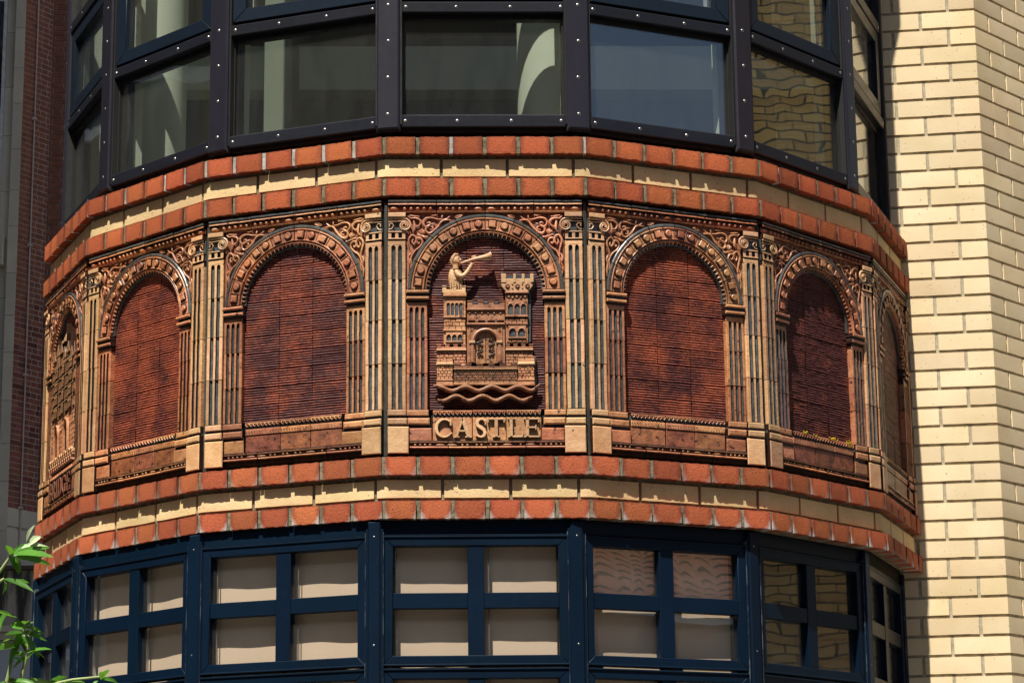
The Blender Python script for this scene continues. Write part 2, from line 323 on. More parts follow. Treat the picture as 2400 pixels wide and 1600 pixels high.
    def cube(s, lo, hi, mat):
        x0, y0, z0 = lo; x1, y1, z1 = hi
        vs = [(x0, y0, z0), (x1, y0, z0), (x1, y1, z0), (x0, y1, z0), (x0, y0, z1), (x1, y0, z1), (x1, y1, z1), (x0, y1, z1)]
        s.add(vs, [(3, 2, 1, 0), (4, 5, 6, 7), (0, 1, 5, 4), (1, 2, 6, 5), (2, 3, 7, 6), (3, 0, 4, 7)], mat)
    def wobble(s, amp, sc=55.0, seed=0):
        out = []
        for v in s.v:
            q = noise.noise_vector(Vector((v[0] * sc + seed * 7.3, v[1] * sc, v[2] * sc))); out.append((v[0] + q.x * amp, v[1] + q.y * amp * .8, v[2] + q.z * amp))
        s.v = out; return s
    def mesh(s, name, smooth=35):
        me = bpy.data.meshes.new(name); me.from_pydata(s.v, [], s.f)
        for m_ in s.mats: me.materials.append(MT[m_])
        me.polygons.foreach_set('material_index', s.m)
        if smooth:
            me.polygons.foreach_set('use_smooth', [True] * len(me.polygons))
            try: me.set_sharp_from_angle(angle=R(smooth))
            except Exception: pass
        me.update(); return me
    def build(s, name, parent=None, smooth=35, **kw):
        return link(name, s.mesh(name, smooth), parent, **kw)
def link(name, me, parent=None, loc=None, rotz=None, color=None, label=None, kind=None):
    o = bpy.data.objects.new(name, me); C.objects.link(o)
    if parent is not None: o.parent = parent
    if loc is not None: o.location = loc
    if rotz is not None: o.rotation_euler = (0, 0, rotz)
    if color: o.color = (*color, 1)
    if label: o['label'] = label
    if kind: o['kind'] = kind
    return o
def thing(name, label, cat, loc=(0, 0, 0), rotz=0, group=None):
    o = bpy.data.objects.new(name, None); C.objects.link(o); o.location = loc; o.rotation_euler = (0, 0, rotz)
    o.empty_display_size = 0.1; o['label'] = label; o['category'] = cat
    if group: o['group'] = group
    return o

# ---------------------------------------------------------------- the faceted bay: a 22.7 degree polygon
AN = 0.39659925; S0 = 0.675; APO = S0 / (2 * math.tan(AN / 2)); CY = APO      # centre (0, CY), front facet lies on y = 0
def poly(S, dx=0.0, dy=0.0):
    """vertex k of the polygon whose front side has length S and lies on y = dy"""
    def V(k):
        p = Vector((dx - S / 2, dy))
        if k >= 1:
            p = Vector((dx + S / 2, dy))
            for i in range(1, k): p = p + S * Vector((math.cos(AN * i), math.sin(AN * i)))
        else:
            for i in range(1, -k + 1): p = p + S * Vector((-math.cos(AN * i), math.sin(AN * i)))
        return p
    return V
def inset(o): return poly(S0 - 2 * o * math.tan(AN / 2), 0, o)
def facet(V, k):
    a, b_ = V(k), V(k + 1); m_ = (a + b_) / 2; return (m_.x, m_.y), AN * k
FACETS = range(-3, 4)
ORDER = {-3: 'far left', -2: 'second from left', -1: 'just left of the castle panel', 0: 'centre', 1: 'just right of the castle panel', 2: 'second from right', 3: 'far right, beside the yellow wall'}

def ring_wall(mb, V, z0, z1, mat, depth=0.05, k0=-4, k1=4, extra_back=None):
    pts = [V(k) for k in range(k0, k1 + 1)]; n = len(pts)
    ctr = Vector((0, CY)); vs = []; fs = []
    for p_ in pts:
        q = p_ + (ctr - p_).normalized() * depth
        vs += [(p_.x, p_.y, z0), (p_.x, p_.y, z1), (q.x, q.y, z1), (q.x, q.y, z0)]
    for i in range(n - 1):
        a = 4 * i; b_ = a + 4
        fs += [(a, b_, b_ + 1, a + 1), (a + 1, b_ + 1, b_ + 2, a + 2), (a + 2, b_ + 2, b_ + 3, a + 3), (a + 3, b_ + 3, b_, a)]
    fs += [(0, 1, 2, 3), (4 * n - 1, 4 * n - 2, 4 * n - 3, 4 * n - 4)]
    mb.add(vs, fs, mat)
def slab(mb, V, z0, z1, mat, back=3.4, k0=-4, k1=4):
    pts = [V(k) for k in range(k0, k1 + 1)]; pts = [Vector((pts[0].x, back))] + pts + [Vector((pts[-1].x, back))]; n = len(pts)
    vs = [(p_.x, p_.y, z0) for p_ in pts] + [(p_.x, p_.y, z1) for p_ in pts]
    fs = [tuple(range(n))[::-1], tuple(range(n, 2 * n))] + [(i, (i + 1) % n, n + (i + 1) % n, n + i) for i in range(n)]
    mb.add(vs, fs, mat)

PIT = 0.07225; BH = 0.0585
ZA, ZC = 0.0, -2 * PIT
HP = 0.9458
ZE = ZC - HP; ZG = ZE - 2 * PIT
GR = -4.25

# --- the body of the building behind the ornament
body = thing('bay_building', 'rounded faceted corner bay of the building, dark core and rooms behind panels and glass', 'building', (0, 0, GR))
def up_(mb): mb.v = [(x, y, z - GR) for x, y, z in mb.v]; return mb
mb = MB(); slab(mb, inset(0.055), -0.235 - 0.9, 0.022, 'dark'); up_(mb).build('core_wall', body, smooth=0)
mb = MB(); slab(mb, inset(0.085), -1.330, -1.14, 'dark'); up_(mb).build('floor_slab', body, smooth=0)
mb = MB(); slab(mb, inset(0.0), 2.102, 2.7, 'orange'); up_(mb).build('window_head', body, smooth=0)
mb = MB(); mb.cube((-1.66, 3.0, -4.2), (1.66, 3.3, 2.10), 'room'); up_(mb).build('back_wall', body, smooth=0)
for sx in (-1, 1):
    mb = MB(); x = 1.62 * sx
    mb.cube((min(x, x - .1 * sx), 1.75 if sx > 0 else 2.1, -4.2), (max(x, x - .1 * sx), 3.0, 2.10), 'room'); up_(mb).build('side_wall', body, smooth=0)
mb = MB(); slab(mb, inset(0.09), GR, -2.95, 'navy'); up_(mb).build('shop_front', body, smooth=0)
mb = MB(); mb.cube((-1.2, 0.95, -2.9), (1.2, 1.05, -1.34), 'room'); up_(mb).build('inner_wall', body, smooth=0)

mb = MB(); mb.cube((-.80, .80, .03), (-.70, 2.3, 2.05), 'room'); up_(mb).build('partition', body, smooth=0)
mb = MB(); mb.cube((-1.45, 1.30, .62), (1.45, 1.42, .80), 'white_in'); up_(mb).build('beam', body, smooth=0)
mb = MB(); mb.cube((-.52, 2.2, .03), (.30, 2.9, .95), 'black_frame'); up_(mb).build('cupboard', body, smooth=0)
# --- bricks
def brick_mesh(w, h, d, seed, mat, rag=0.0024, nx=9, nz_=3, soft=0.0012):
    rnd = random.Random(seed); mb = MB(); vs = []; fs = []
    cols = nx + 1; rows = nz_ + 1
    for j in range(rows):
        for i in range(cols):
            x = -w / 2 + w * i / nx; z = h * j / nz_; wv = 0.0
            edge = (i in (0, nx)) or (j in (0, nz_))
            if j == 0: z += rnd.uniform(-rag, rag * .6)
            if j == nz_: z += rnd.uniform(-rag * .5, rag * .5)
            if i in (0, nx): x += rnd.uniform(-rag, rag) * .6
            wv = -soft * rnd.uniform(.5, 1.2) if edge else rnd.uniform(-.0006, .0006)
            vs.append((x, -wv, z))
    for j in range(nz_):
        for i in range(nx): a = j * cols + i; fs.append((a, a + 1, a + cols + 1, a + cols))
    per = [i for i in range(cols)] + [j * cols + nx for j in range(1, rows)] + [nz_ * cols + i for i in range(nx - 1, -1, -1)] + [j * cols for j in range(nz_ - 1, 0, -1)]
    o = len(vs)
    for q in per: v = vs[q]; vs.append((v[0], d, v[2]))
    n = len(per)
    for i in range(n): fs.append((per[i], o + i, o + (i + 1) % n, per[(i + 1) % n]))
    mb.add(vs, [f if k < nx * nz_ else f for k, f in enumerate(fs)], mat); return mb.mesh('brick', 50)

def bent_brick(path, z0, z1, d, mat, seed, rag=0.0010, soft=0.0014, rows=3):
    """brick whose face follows a plan polyline (list of 2-D points, left to right, outward = right-hand side of travel)"""
    rnd = random.Random(seed); P = [path[0]]
    for a, b_ in zip(path[:-1], path[1:]):
        n = max(1, int((b_ - a).length / 0.035))
        for k in range(1, n + 1): P.append(a.lerp(b_, k / n))
    n = len(P); vs = []; fs = []
    N_ = []
    for i in range(n):
        t = (P[min(i + 1, n - 1)] - P[max(i - 1, 0)]).normalized(); N_.append(Vector((t.y, -t.x)))
    for j in range(rows + 1):
        for i in range(n):
            edge = i in (0, n - 1) or j in (0, rows)
            o_ = -soft * rnd.uniform(.5, 1.2) if edge else rnd.uniform(-.0004, .0004)
            z = z0 + (z1 - z0) * j / rows
            if j == 0: z += rnd.uniform(-rag, rag * .6)
            if j == rows: z += rnd.uniform(-rag * .4, rag * .4)
            q = P[i] + N_[i] * o_; vs.append((q.x, q.y, z))
    for j in range(rows):
        for i in range(n - 1): a = j * n + i; fs.append((a, a + 1, a + n + 1, a + n))
    per = list(range(n)) + [j * n + n - 1 for j in range(1, rows + 1)] + [rows * n + i for i in range(n - 2, -1, -1)] + [j * n for j in range(rows - 1, 0, -1)]
    o = len(vs)
    for q in per:
        i = q % n; v = vs[q]; vs.append((v[0] - N_[i].x * d, v[1] - N_[i].y * d, v[2]))
    m_ = len(per)
    for i in range(m_): fs.append((per[i], o + i, o + (i + 1) % m_, per[(i + 1) % m_]))
    mb = MB(); mb.add(vs, fs, mat); return mb

heads = {mk: [brick_mesh(0.0985, BH, 0.055, 20 + i + 40 * j, mk) for i in range(5)] for j, mk in enumerate(('orange', 'orange_bloom', 'orange_mid'))}
joint_mesh = {}
def joints(mk):
    mb = MB(); mb.box(-0.0070, 0.0070, 0.0, BH, -0.05, 0.0, mk, 0.001); mb.wobble(0.0015, 60, len(joint_mesh)); return mb.mesh('mortar_joint', 40)
for mk in ('mortar', 'mortar_white'): joint_mesh[mk] = joints(mk)

def arc_path(V, S, s0, s1):
    """plan points along the polygon from arc length s0 to s1 (0 = left end of the centre facet)"""
    pts = []
    def at(s):
        k = math.floor(s / S + 1e-9); a, b_ = V(k), V(k + 1); return a.lerp(b_, (s - k * S) / S)
    pts.append(at(s0)); k = math.floor(s0 / S + 1e-9) + 1
    while k * S < s1 - 1e-6:
        if k * S > s0 + 1e-6: pts.append(V(k))
        k += 1
    pts.append(at(s1 - 1e-7)); return pts

def brick_band(name, label, ztop, mats, whites):
    t = thing(name, label, 'brick band', (0, 0, ztop - 3 * PIT + (PIT - BH)), 0)
    zb = t.location.z
    V = inset(0.0)
    for row, (mk, zt) in enumerate(zip(mats, (ztop, ztop - 2 * PIT))):
        for k in FACETS:
            (mx_, my_), an = facet(V, k); d = Vector((math.cos(an), math.sin(an)))
            for i in range(6):
                u = (i - 2.5) * S0 / 6 + random.uniform(-.001, .001)
                link('brick', random.choice(heads[mk]), t, (mx_ + d.x * u + math.sin(an) * random.uniform(-.0012, .0012), my_ + d.y * u + random.uniform(-.0015, .0012), zt - BH - zb), an)
                uj = (i - 3) * S0 / 6
                ins_ = 0.006 + random.uniform(-.002, .003)
                wm = 'mortar_white' if (whites and row == 0 and random.random() < .75 and k < 0) or (random.random() < .22 and row == 0 and whites) else 'mortar'
                jx = mx_ + d.x * uj - math.sin(an) * ins_; jy = my_ + d.y * uj + math.cos(an) * ins_
                link('mortar_joint', joint_mesh[wm], t, (jx, jy, zt - BH - zb), an - (AN / 2 if i == 0 else 0))
        (mx_, my_), an = facet(V, 3)
    # cream course, three stretchers a facet, set back
    o_ = 0.024; Vc = inset(o_); Sc = (V(0) - V(1)).length - 2 * o_ * math.tan(AN / 2); pit = Sc / 3; off = -0.035
    z1 = ztop - PIT - zb; z0 = z1 - BH; i = 0; s = -3 * Sc
    first = True; k = -9
    while True:
        a = k * pit + off + 0.0055; b_ = (k + 1) * pit + off - 0.0055; k += 1
        a = max(a, -3 * Sc + .002)
        if a > 4 * Sc - .01: break
        b_ = min(b_, 4 * Sc - .002)
        if b_ - a < .01: continue
        bent_brick(arc_path(Vc, Sc, a, b_), z0, z1, 0.05, 'cream', 300 + k).build('cream_brick', t, smooth=50)
    mb = MB(); ring_wall(mb, inset(0.031), z0 - (PIT - BH) - BH, z1 + (PIT - BH) + BH, 'mortar', 0.04, -3, 4); mb.build('mortar_bed', t, smooth=0)
    return t
band_top = brick_band('upper_brick_band', 'upper triple course of orange and cream bricks between the upper windows and the terracotta panels', ZA, ('orange', 'orange'), True)
band_low = brick_band('lower_brick_band', 'lower triple course of orange and cream bricks under the terracotta panels', ZE, ('orange_mid', 'orange_bloom'), False)

# ---------------------------------------------------------------- terracotta relief panels
PZ = -1.081
def UV(X, Y):
    t = Y - 471; s_ = 698 + .0297 * t; xc = 1136 + .0087 * t
    return (X - xc) / s_, .8638 - t / (670.6 + .0269 * t)
def A4(x, y): return UV(900 + x / 4.612, 460 + y / 4.612)
def A5(x, y): return UV(900 + x / 4.612, 740 + y / 4.612)
def A11(x, y): return UV(900 + x / 11.2, 460 + y / 11.2)

FZ, CW = 0.006, 0.3240
PT = {}            # shared meshes of the panel parts: name -> list of (mesh, group)
def reg(kind, mb, smooth=38): PT.setdefault(kind, []).append(mb.mesh(kind, smooth))

# backing slab (black joints show it)
mb = MB(); mb.box(-.3325, .3325, -0.004, .870, -.05, -.0235, 'dark', 0.001); reg('backing', mb, 0)
# frieze: four moulded tiles with beads
def frieze_tile(i):
    mb = MB(); x0 = -CW + .162 * i + .001; x1 = x0 + .160
    pr = [(.864, -.018), (.864, .006), (.862, .014), (.857, .014), (.855, .008), (.8525, .006), (.851, .012), (.847, .013), (.845, .006), (.843, .001), (.8275, .001), (.826, .006), (.824, .011), (.8215, .010), (.820, .004), (.820, -.018)]
    mf = {1: 'buff', 2: 'glaze', 3: 'glaze', 4: 'ink', 5: 'buff', 6: 'terra', 7: 'ink', 8: 'ink', 9: 'rust'}
    mb.profile_x(pr, x0, x1, lambda j: mf.get(j, 'terra'), 8)
    xs = [x0 + .012 + k * .0215 for k in range(7)]
    long_at = (0,) if i in (0, 2) else (6,)
    for k, x in enumerate(xs):
        if k in long_at:
            mb.dome(x + (.006 if k == 0 else -.004), .835, .017, .0068, .001, .009, 'terra', 10, 3)
        elif (k == 1 and long_at == (0,)) or (k == 5 and long_at == (6,)): continue
        else: mb.dome(x, .835, .0068, .0066, .001, .010, 'terra', 8, 3)
    mb.wobble(.0009, 50, i); return mb
for i in range(4): reg('frieze_tile', frieze_tile(i))

# outer column: capital with volute, necking, four fluted tiles, base and plinth
def capital(sg):
    mb = MB(); a, b_ = .264, CW
    X = lambda u: sg * u
    def bx(u0, u1, z0, z1, w0, w1, mat, c=.0015): mb.box(min(X(u0), X(u1)), max(X(u0), X(u1)), z0, z1, w0, w1, mat, c)
    bx(a + .001, b_, .803, .8185, -.018, .018, 'buff', .002)
    bx(a + .002, b_, .752, .803, -.018, .002, 'glaze')
    # volute: two-line scroll curling beyond the shaft
    cx, cz = a + .006, .7755
    def spiral(r0, r1, turns, start, n=22):
        out = []
        for i in range(n + 1):
            q = i / n; r_ = r0 + (r1 - r0) * q; th = start - turns * 2 * math.pi * q * -1
            out.append((X(cx + r_ * math.cos(th)), cz + r_ * math.sin(th) * 1.0, .012 + .004 * q))
        return out
    sp = spiral(.0235, .005, 1.35, math.pi / 2)
    mb.tube([(X(b_ - .001), .7990, .011), (X(a + .035), .7995, .011)] + sp, [.0034] * 2 + [.0036 - .0014 * i / 22 for i in range(23)], 'buff', 6)
    sp2 = spiral(.0150, .0030, 1.1, math.pi / 2)
    mb.tube([(X(b_ - .001), .7885, .009), (X(a + .03), .7900, .009)] + sp2, .0021, 'buff', 5)
    # inner curl at the panel edge
    pts = [(X(b_ - .001), .762, .008), (X(b_ - .012), .764, .009), (X(b_ - .019), .775, .009), (X(b_ - .013), .783, .009), (X(b_ - .004), .780, .009), (X(b_ - .005), .772, .009)]
    mb.tube(pts, .0022, 'buff', 5)
    mb.box(min(X(a + .002), X(b_)), max(X(a + .002), X(b_)), .7505, .7555, -.01, .012, 'buff', .002)
    bx(a + .002, b_, .7275, .7505, -.018, .002, 'glaze')
    for u0, u1 in ((a + .002, a + .013), (a + .0255, a + .0365), (b_ - .011, b_ - .0005)): bx(u0, u1, .731, .7505, -.01, .010, 'buff', .001)
    bx(a + .002, b_, .7265, .7315, -.01, .013, 'buff', .002)
    mb.wobble(.0008, 60, sg); return mb
for sg in (-1, 1): reg('capital', capital(sg))

def fluted(u0, u1, z0, z1, nfl, top, mat, seed, fl='glaze', w=.010):
    """fluted tile: flat fillets and dark glazed flutes; top=True keeps a plain head with rounded flute ends"""
    mb = MB(); W = u1 - u0; fw = W / (nfl * 2 + 1) * 1.12; edge = fw * .95; inner = (W - 2 * edge - nfl * fw * .92) / max(1, nfl - 1)
    zt = z1 - (.019 if top else 0); pr = [(u0, -.018), (u0, w - .002), (u0 + .002, w)]; cent = []
    x = u0 + edge
    for i in range(nfl):
        a, b_ = x, x + fw * .92; cent.append((a, b_)); pr += [(a - .0008, w), (a + .0006, w - .0065), ((a + b_) / 2, w - .0085), (b_ - .0006, w - .0065), (b_ + .0008, w)]
        x = b_ + inner
    pr += [(u1 - .002, w), (u1, w - .002), (u1, -.018)]
    def mf(i):
        if i < 3 or i >= len(pr) - 4: return mat
        return fl if (i - 3) % 5 in (0, 1, 2, 3) and (i - 3) % 5 != 4 and (i - 3) % 5 in (1, 2) else (mat if (i - 3) % 5 == 4 else 'ink' if (i - 3) % 5 in (0,) else fl)
    mb.profile_z(pr, z0, zt, mf, 5)
    # end faces
    mb.add([(u0, .018, z0), (u1, .018, z0), (u1, -w + .002, z0), (u0, -w + .002, z0)], [(0, 1, 2, 3)], mat)
    if top:
        mb.box(u0, u1, z1 - .0155, z1, -.018, w, mat, .002)
        for (a, b_) in cent:      # rounded flute heads
            r_ = (b_ - a) / 2; m_ = (a + b_) / 2; n = 6
            pts = [(m_ + r_ * math.cos(math.pi * i / n), zt - .004 + r_ * math.sin(math.pi * i / n) * 1.3) for i in range(n + 1)]
            # plate above the flute with a semicircular bite: fan between arc and head block
            for i in range(n):
                (xa, za), (xb, zb) = pts[i], pts[i + 1]
                mb.add([(xa, -w, za), (xa, -w, z1 - .013), (xb, -w, z1 - .013), (xb, -w, zb)], [(0, 1, 2, 3)], mat)
                mb.add([(xa, -w, za), (xb, -w, zb), (xb, -w + .008, zb), (xa, -w + .008, za)], [(0, 1, 2, 3)], 'ink')
            mb.add([(a, -w + .008, zt - .004), (b_, -w + .008, zt - .004), (b_, -w + .008, z1), (a, -w + .008, z1)], [(0, 1, 2, 3)], fl)
        # fillet areas beside the flutes up to the head
        seg = [u0 + .002] + [q for ab in cent for q in ab] + [u1 - .002]
        for i in range(0, len(seg), 2): mb.add([(seg[i], -w, zt), (seg[i + 1], -w, zt), (seg[i + 1], -w, z1 - .013), (seg[i], -w, z1 - .013)], [(0, 1, 2, 3)], mat)
        for xx, dxx in ((u0, 1), (u1, -1)): mb.add([(xx, .018, zt), (xx, -w + .002, zt), (xx, -w + .002, z1 - .013), (xx, .018, z1 - .013)], [(0, 1, 2, 3)], mat)
    mb.wobble(.0011, 38, seed); return mb
COLZ = [.7240, .5905, .4530, .3045, .1505]
INZ = [.5140, .3930, .2722, .1495]
for sg in (-1, 1):
    a, b_ = (.2650, CW) if sg > 0 else (-CW, -.2650)
    for i in range(4): reg('column_tile', fluted(a, b_, COLZ[i + 1] + .001, COLZ[i] - .001, 2, i == 0, 'buff', 10 + i + sg))
    a, b_ = (.1935, .2625) if sg > 0 else (-.2625, -.1935)
    for i in range(3): reg('pilaster_tile', fluted(a, b_, INZ[i + 1] + .001, INZ[i] - .001, 3, i == 0, 'terra', 30 + i + sg, w=.004))
def base(sg):
    mb = MB()
    def bx(u0, u1, z0, z1, w0, w1, mat, c=.002): mb.box(min(sg * u0, sg * u1), max(sg * u0, sg * u1), z0, z1, w0, w1, mat, c)
    bx(.2630, CW, .1290, .1490, -.018, .013, 'buff', .003); bx(.264, CW, .1205, .129, -.018, .005, 'glaze')
    bx(.2600, CW, .0990, .1205, -.018, .017, 'buff', .004); bx(.2570, CW, .0930, .0990, -.018, .008, 'ink'); mb.wobble(.0010, 40, 3 + sg); return mb
def plinth(sg):
    mb = MB(); mb.box(min(sg * .2555, sg * CW), max(sg * .2555, sg * CW), .003, .0925, -.018, .016, 'buff', .003); mb.wobble(.0012, 40, 5 + sg); return mb
def in_base(sg):
    mb = MB()
    def bx(u0, u1, z0, z1, w0, w1, mat, c=.002): mb.box(min(sg * u0, sg * u1), max(sg * u0, sg * u1), z0, z1, w0, w1, mat, c)
    bx(.1900, .2615, .1290, .1480, -.018, .008, 'terra', .003); bx(.189, .2600, .1215, .129, -.018, .001, 'glaze')
    bx(.1860, .2585, .0985, .1215, -.018, .012, 'terra', .005); bx(.1820, .2540, .0895, .0985, -.018, .002, 'ink'); mb.wobble(.0010, 40, 7 + sg); return mb
def in_block(sg):
    mb = MB(); mb.box(min(sg * .180, sg * .2535), max(sg * .180, sg * .2535), .0445, .0880, -.018, .008, 'terra', .003); mb.wobble(.0012, 40, 9 + sg); return mb
def impost(sg):
    mb = MB()
    def bx(u0, u1, z0, z1, w0, w1, mat, c=.002): mb.box(min(sg * u0, sg * u1), max(sg * u0, sg * u1), z0, z1, w0, w1, mat, c)
    bx(.1870, .2640, .5410, .5520, -.018, .018, 'terra', .004); bx(.1900, .2630, .5310, .541, -.018, .006, 'glaze'); bx(.1870, .2635, .5200, .531, -.018, .015, 'terra', .004); bx(.191, .2625, .5150, .520, -.018, .003, 'ink')
    mb.wobble(.0010, 45, 11 + sg); return mb
for sg in (-1, 1):
    reg('column_base', base(sg)); reg('plinth', plinth(sg)); reg('pilaster_base', in_base(sg)); reg('pilaster_block', in_block(sg)); reg('impost', impost(sg))

# arch: eight tiles, each with a square and a round boss, dark outer band and scalloped inner edge
AC = .5560
def sector(mb, r0, r1, t0, t1, w0, w1, mat, n=5, c=.0015, side=None):
    pts = [(r1 * math.cos(t0 + (t1 - t0) * i / n), AC + r1 * math.sin(t0 + (t1 - t0) * i / n)) for i in range(n + 1)]
    pts += [(r0 * math.cos(t1 + (t0 - t1) * i / n), AC + r0 * math.sin(t1 + (t0 - t1) * i / n)) for i in range(n + 1)]
    vs = []; m_ = n + 1
    for (rr, ww) in ((r1, w0), (r1, w1 - c), (r1 - c, w1), (r0 + c, w1), (r0, w1 - c), (r0, w0)):
        for i in range(m_):
            t = t0 + (t1 - t0) * i / n; vs.append((rr * math.cos(t), -ww, AC + rr * math.sin(t)))
    fs = []
    for k in range(5):
        for i in range(n): fs.append((k * m_ + i, k * m_ + i + 1, (k + 1) * m_ + i + 1, (k + 1) * m_ + i))
    fs.append(tuple(k * m_ for k in range(6))); fs.append(tuple(k * m_ + n for k in range(6))[::-1])
    mb.add(vs, [f[::-1] for f in fs], mat)
def arch_tile(i):
    mb = MB(); st = math.pi / 8; t1 = math.pi - i * st; t0 = t1 - st; g = .0055
    sector(mb, .2475, .2590, t0 + g, t1 - g, -.018, .010, 'glaze', 6, .003)
    sector(mb, .2035, .2470, t0 + g, t1 - g, -.018, .007, 'terra', 6, .002)
    sector(mb, .2410, .2465, t0 + g, t1 - g, .004, .0105, 'terra', 6, .002)
    sector(mb, .2040, .2085, t0 + g, t1 - g, .004, .0100, 'terra', 6, .002)
    sector(mb, .1985, .2030, t0 + g, t1 - g, -.018, .003, 'glaze', 6, .001)
    sector(mb, .1845, .1985, t0 + g * .5, t1 - g * .5, -.020, -.006, 'glaze', 6, .001)
    sector(mb, .1965, .1990, t0 + g, t1 - g, -.010, .007, 'terra', 8, .001)
    tm = (t0 + t1) / 2
    r_ = .2250
    # divider ridge
    c_, s__ = math.cos(tm), math.sin(tm)
    def quad(rc, tc_, hw, hh, w0, w1, mat, c=.002):
        c1, s1 = math.cos(tc_), math.sin(tc_); e = (c1, s1); f = (-s1, c1)
        pts = [(rc * c1 + a * hw * f[0] + b2 * hh * e[0], AC + rc * s1 + a * hw * f[1] + b2 * hh * e[1]) for a, b2 in ((-1, -1), (1, -1), (1, 1), (-1, 1))]
        mb.prism(pts, w0, w1, mat, c)
    quad(.2248, tm, .0014, .0175, .005, .0095, 'terra', .001)
    ta, tb = t1 - st * .27, t0 + st * .26       # square first, then round
    quad(r_, ta, .0148, .0148, .005, .0072, 'ink', .0003)
    quad(r_, ta, .0118, .0118, .005, .0150, 'terra', .0028)
    for rr, w_, mat, h in ((.0152, .0072, 'ink', .0004), (.0122, .0072, 'terra', .0080)):
        mb.prism([(r_ * math.cos(tb) + rr * math.cos(q * math.pi / 8), AC + r_ * math.sin(tb) + rr * math.sin(q * math.pi / 8)) for q in range(16)], .005, w_ + h, mat, .0003 if h < .002 else .0032)
    # scallops: raised cusps between dark hollows
    for k in range(5):
        t = t0 + st * (k + .0) / 5 + .012
        c1, s1 = math.cos(t), math.sin(t)
        mb.tube([(.1985 * c1, AC + .1985 * s1, .003), (.192 * c1, AC + .192 * s1, .004), (.1862 * c1, AC + .1862 * s1, .001)], [.0034, .0022, .0012], 'terra', 5)
    mb.wobble(.0009, 45, i); return mb
for i in range(8): reg('arch_tile', arch_tile(i))

# spandrels: plate outside the arch and leaf scrolls
def spandrel_plate(sg):
    mb = MB(); n = 12; pts = [(sg * .2635, .556), (sg * .2635, .8195), (0, .8195)]
    for i in range(n + 1):
        t = math.pi / 2 - (math.pi / 2) * i / n; pts.append((sg * .256 * math.cos(t), AC + .256 * math.sin(t)))
    vs = [(x, .002, z) for x, z in pts[3:]]; up__ = []
    for i in range(n + 1):
        t = math.pi / 2 - (math.pi / 2) * i / n; x = .256 * math.cos(t); z = AC + .256 * math.sin(t)
        # project outwards to the rectangle
        k = min(.2635 / max(math.cos(t), 1e-4), (.8195 - AC) / max(math.sin(t), 1e-4)) if math.sin(t) > 1e-4 else .2635
        up__.append((sg * k * math.cos(t), .002, AC + k * math.sin(t)))
    m_ = n + 1; fs = [(i, i + 1, m_ + i + 1, m_ + i) for i in range(n)]
    # corner fill
    ci = max(range(m_), key=lambda i: abs(up__[i][0]) + up__[i][2])
    allv = vs + up__ + [(sg * .2635, .002, .8195)]
    for i in range(n):
        a, b2 = up__[i], up__[i + 1]
        if abs(a[2] - .8195) < 1e-4 and abs(abs(b2[0]) - .2635) < 1e-4: fs.append((m_ + i, m_ + i + 1, 2 * m_))
    mb.add(allv, fs, 'rust'); return mb
for sg in (-1, 1): reg('spandrel', spandrel_plate(sg), 0)
SCR = [([(620, 520), (700, 590), (830, 590), (940, 640), (955, 730), (890, 800), (820, 790)], .0036),
       ([(780, 650), (800, 760), (800, 880), (755, 955)], .0040), ([(640, 500), (760, 530), (930, 545)], .0026),
       ([(1560, 620), (1400, 615), (1250, 580), (1120, 590), (1045, 650), (1035, 740), (1090, 810), (1180, 790), (1225, 740), (1175, 695), (1130, 720)], .0036),
       ([(1740, 520), (1650, 600), (1500, 680), (1420, 800), (1300, 930), (1180, 985), (1100, 930), (1100, 840), (1180, 780), (1260, 745), (1330, 725)], .0038),
       ([(1210, 800), (1285, 820), (1275, 885), (1205, 880)], .0024), ([(1500, 650), (1620, 640), (1745, 645)], .0030), ([(1530, 490), (1510, 600)], .0026),
       ([(1850, 560), (1920, 520), (2050, 520), (1960, 570), (1870, 580)], .0024), ([(1180, 500), (1300, 520), (1400, 500)], .0020),
       ([(700, 1780), (720, 1568), (705, 1400), (660, 1250), (660, 1120), (740, 1035), (825, 1080), (840, 1180), (780, 1270), (735, 1200), (765, 1135)], .0038),
       ([(720, 1600), (800, 1450), (930, 1350), (1010, 1230), (965, 1125), (880, 1110), (850, 1180), (900, 1255), (935, 1205)], .0038),
       ([(690, 1500), (640, 1600), (665, 1750), (640, 1900), (655, 2050)], .0034), ([(760, 1520), (700, 1650), (720, 1800), (690, 1900)], .0030),
       ([(1000, 1040), (1080, 1090), (1150, 1070)], .0040), ([(870, 1000), (960, 1040), (1040, 1100)], .0026)]
for k in range(5): SCR.append(([(1010, 1010), (900 + 40 * k, 930 - (20, 50, 70, 60, 30)[k] * 1.0)], .0026))
def scroll(sg):
    mb = MB()
    for pts, r_ in SCR:
        q = [A11(*p_) for p_ in pts]; q = [(-abs(a) if a < 0 else a, b2) for a, b2 in q]
        # smooth the path
        sm = []
        for i in range(len(q) - 1):
            p0 = q[max(i - 1, 0)]; p1 = q[i]; p2 = q[i + 1]; p3 = q[min(i + 2, len(q) - 1)]
            for t in (0, .33, .66):
                sm.append(tuple(.5 * ((2 * p1[j]) + (-p0[j] + p2[j]) * t + (2 * p0[j] - 5 * p1[j] + 4 * p2[j] - p3[j]) * t * t + (-p0[j] + 3 * p1[j] - 3 * p2[j] + p3[j]) * t ** 3) for j in (0, 1)))
        sm.append(q[-1]); n = len(sm)
        mb.tube([(-sg * x, z, .0015 + .003 * math.sin(math.pi * i / n)) for i, (x, z) in enumerate(sm)], [r_ * (.65 + .45 * math.sin(math.pi * (i + .5) / n)) for i in range(n)], 'terra', 6)
    mb.wobble(.0008, 60, sg); return mb
for sg in (-1, 1): reg('leaf_scroll', scroll(sg), 60)

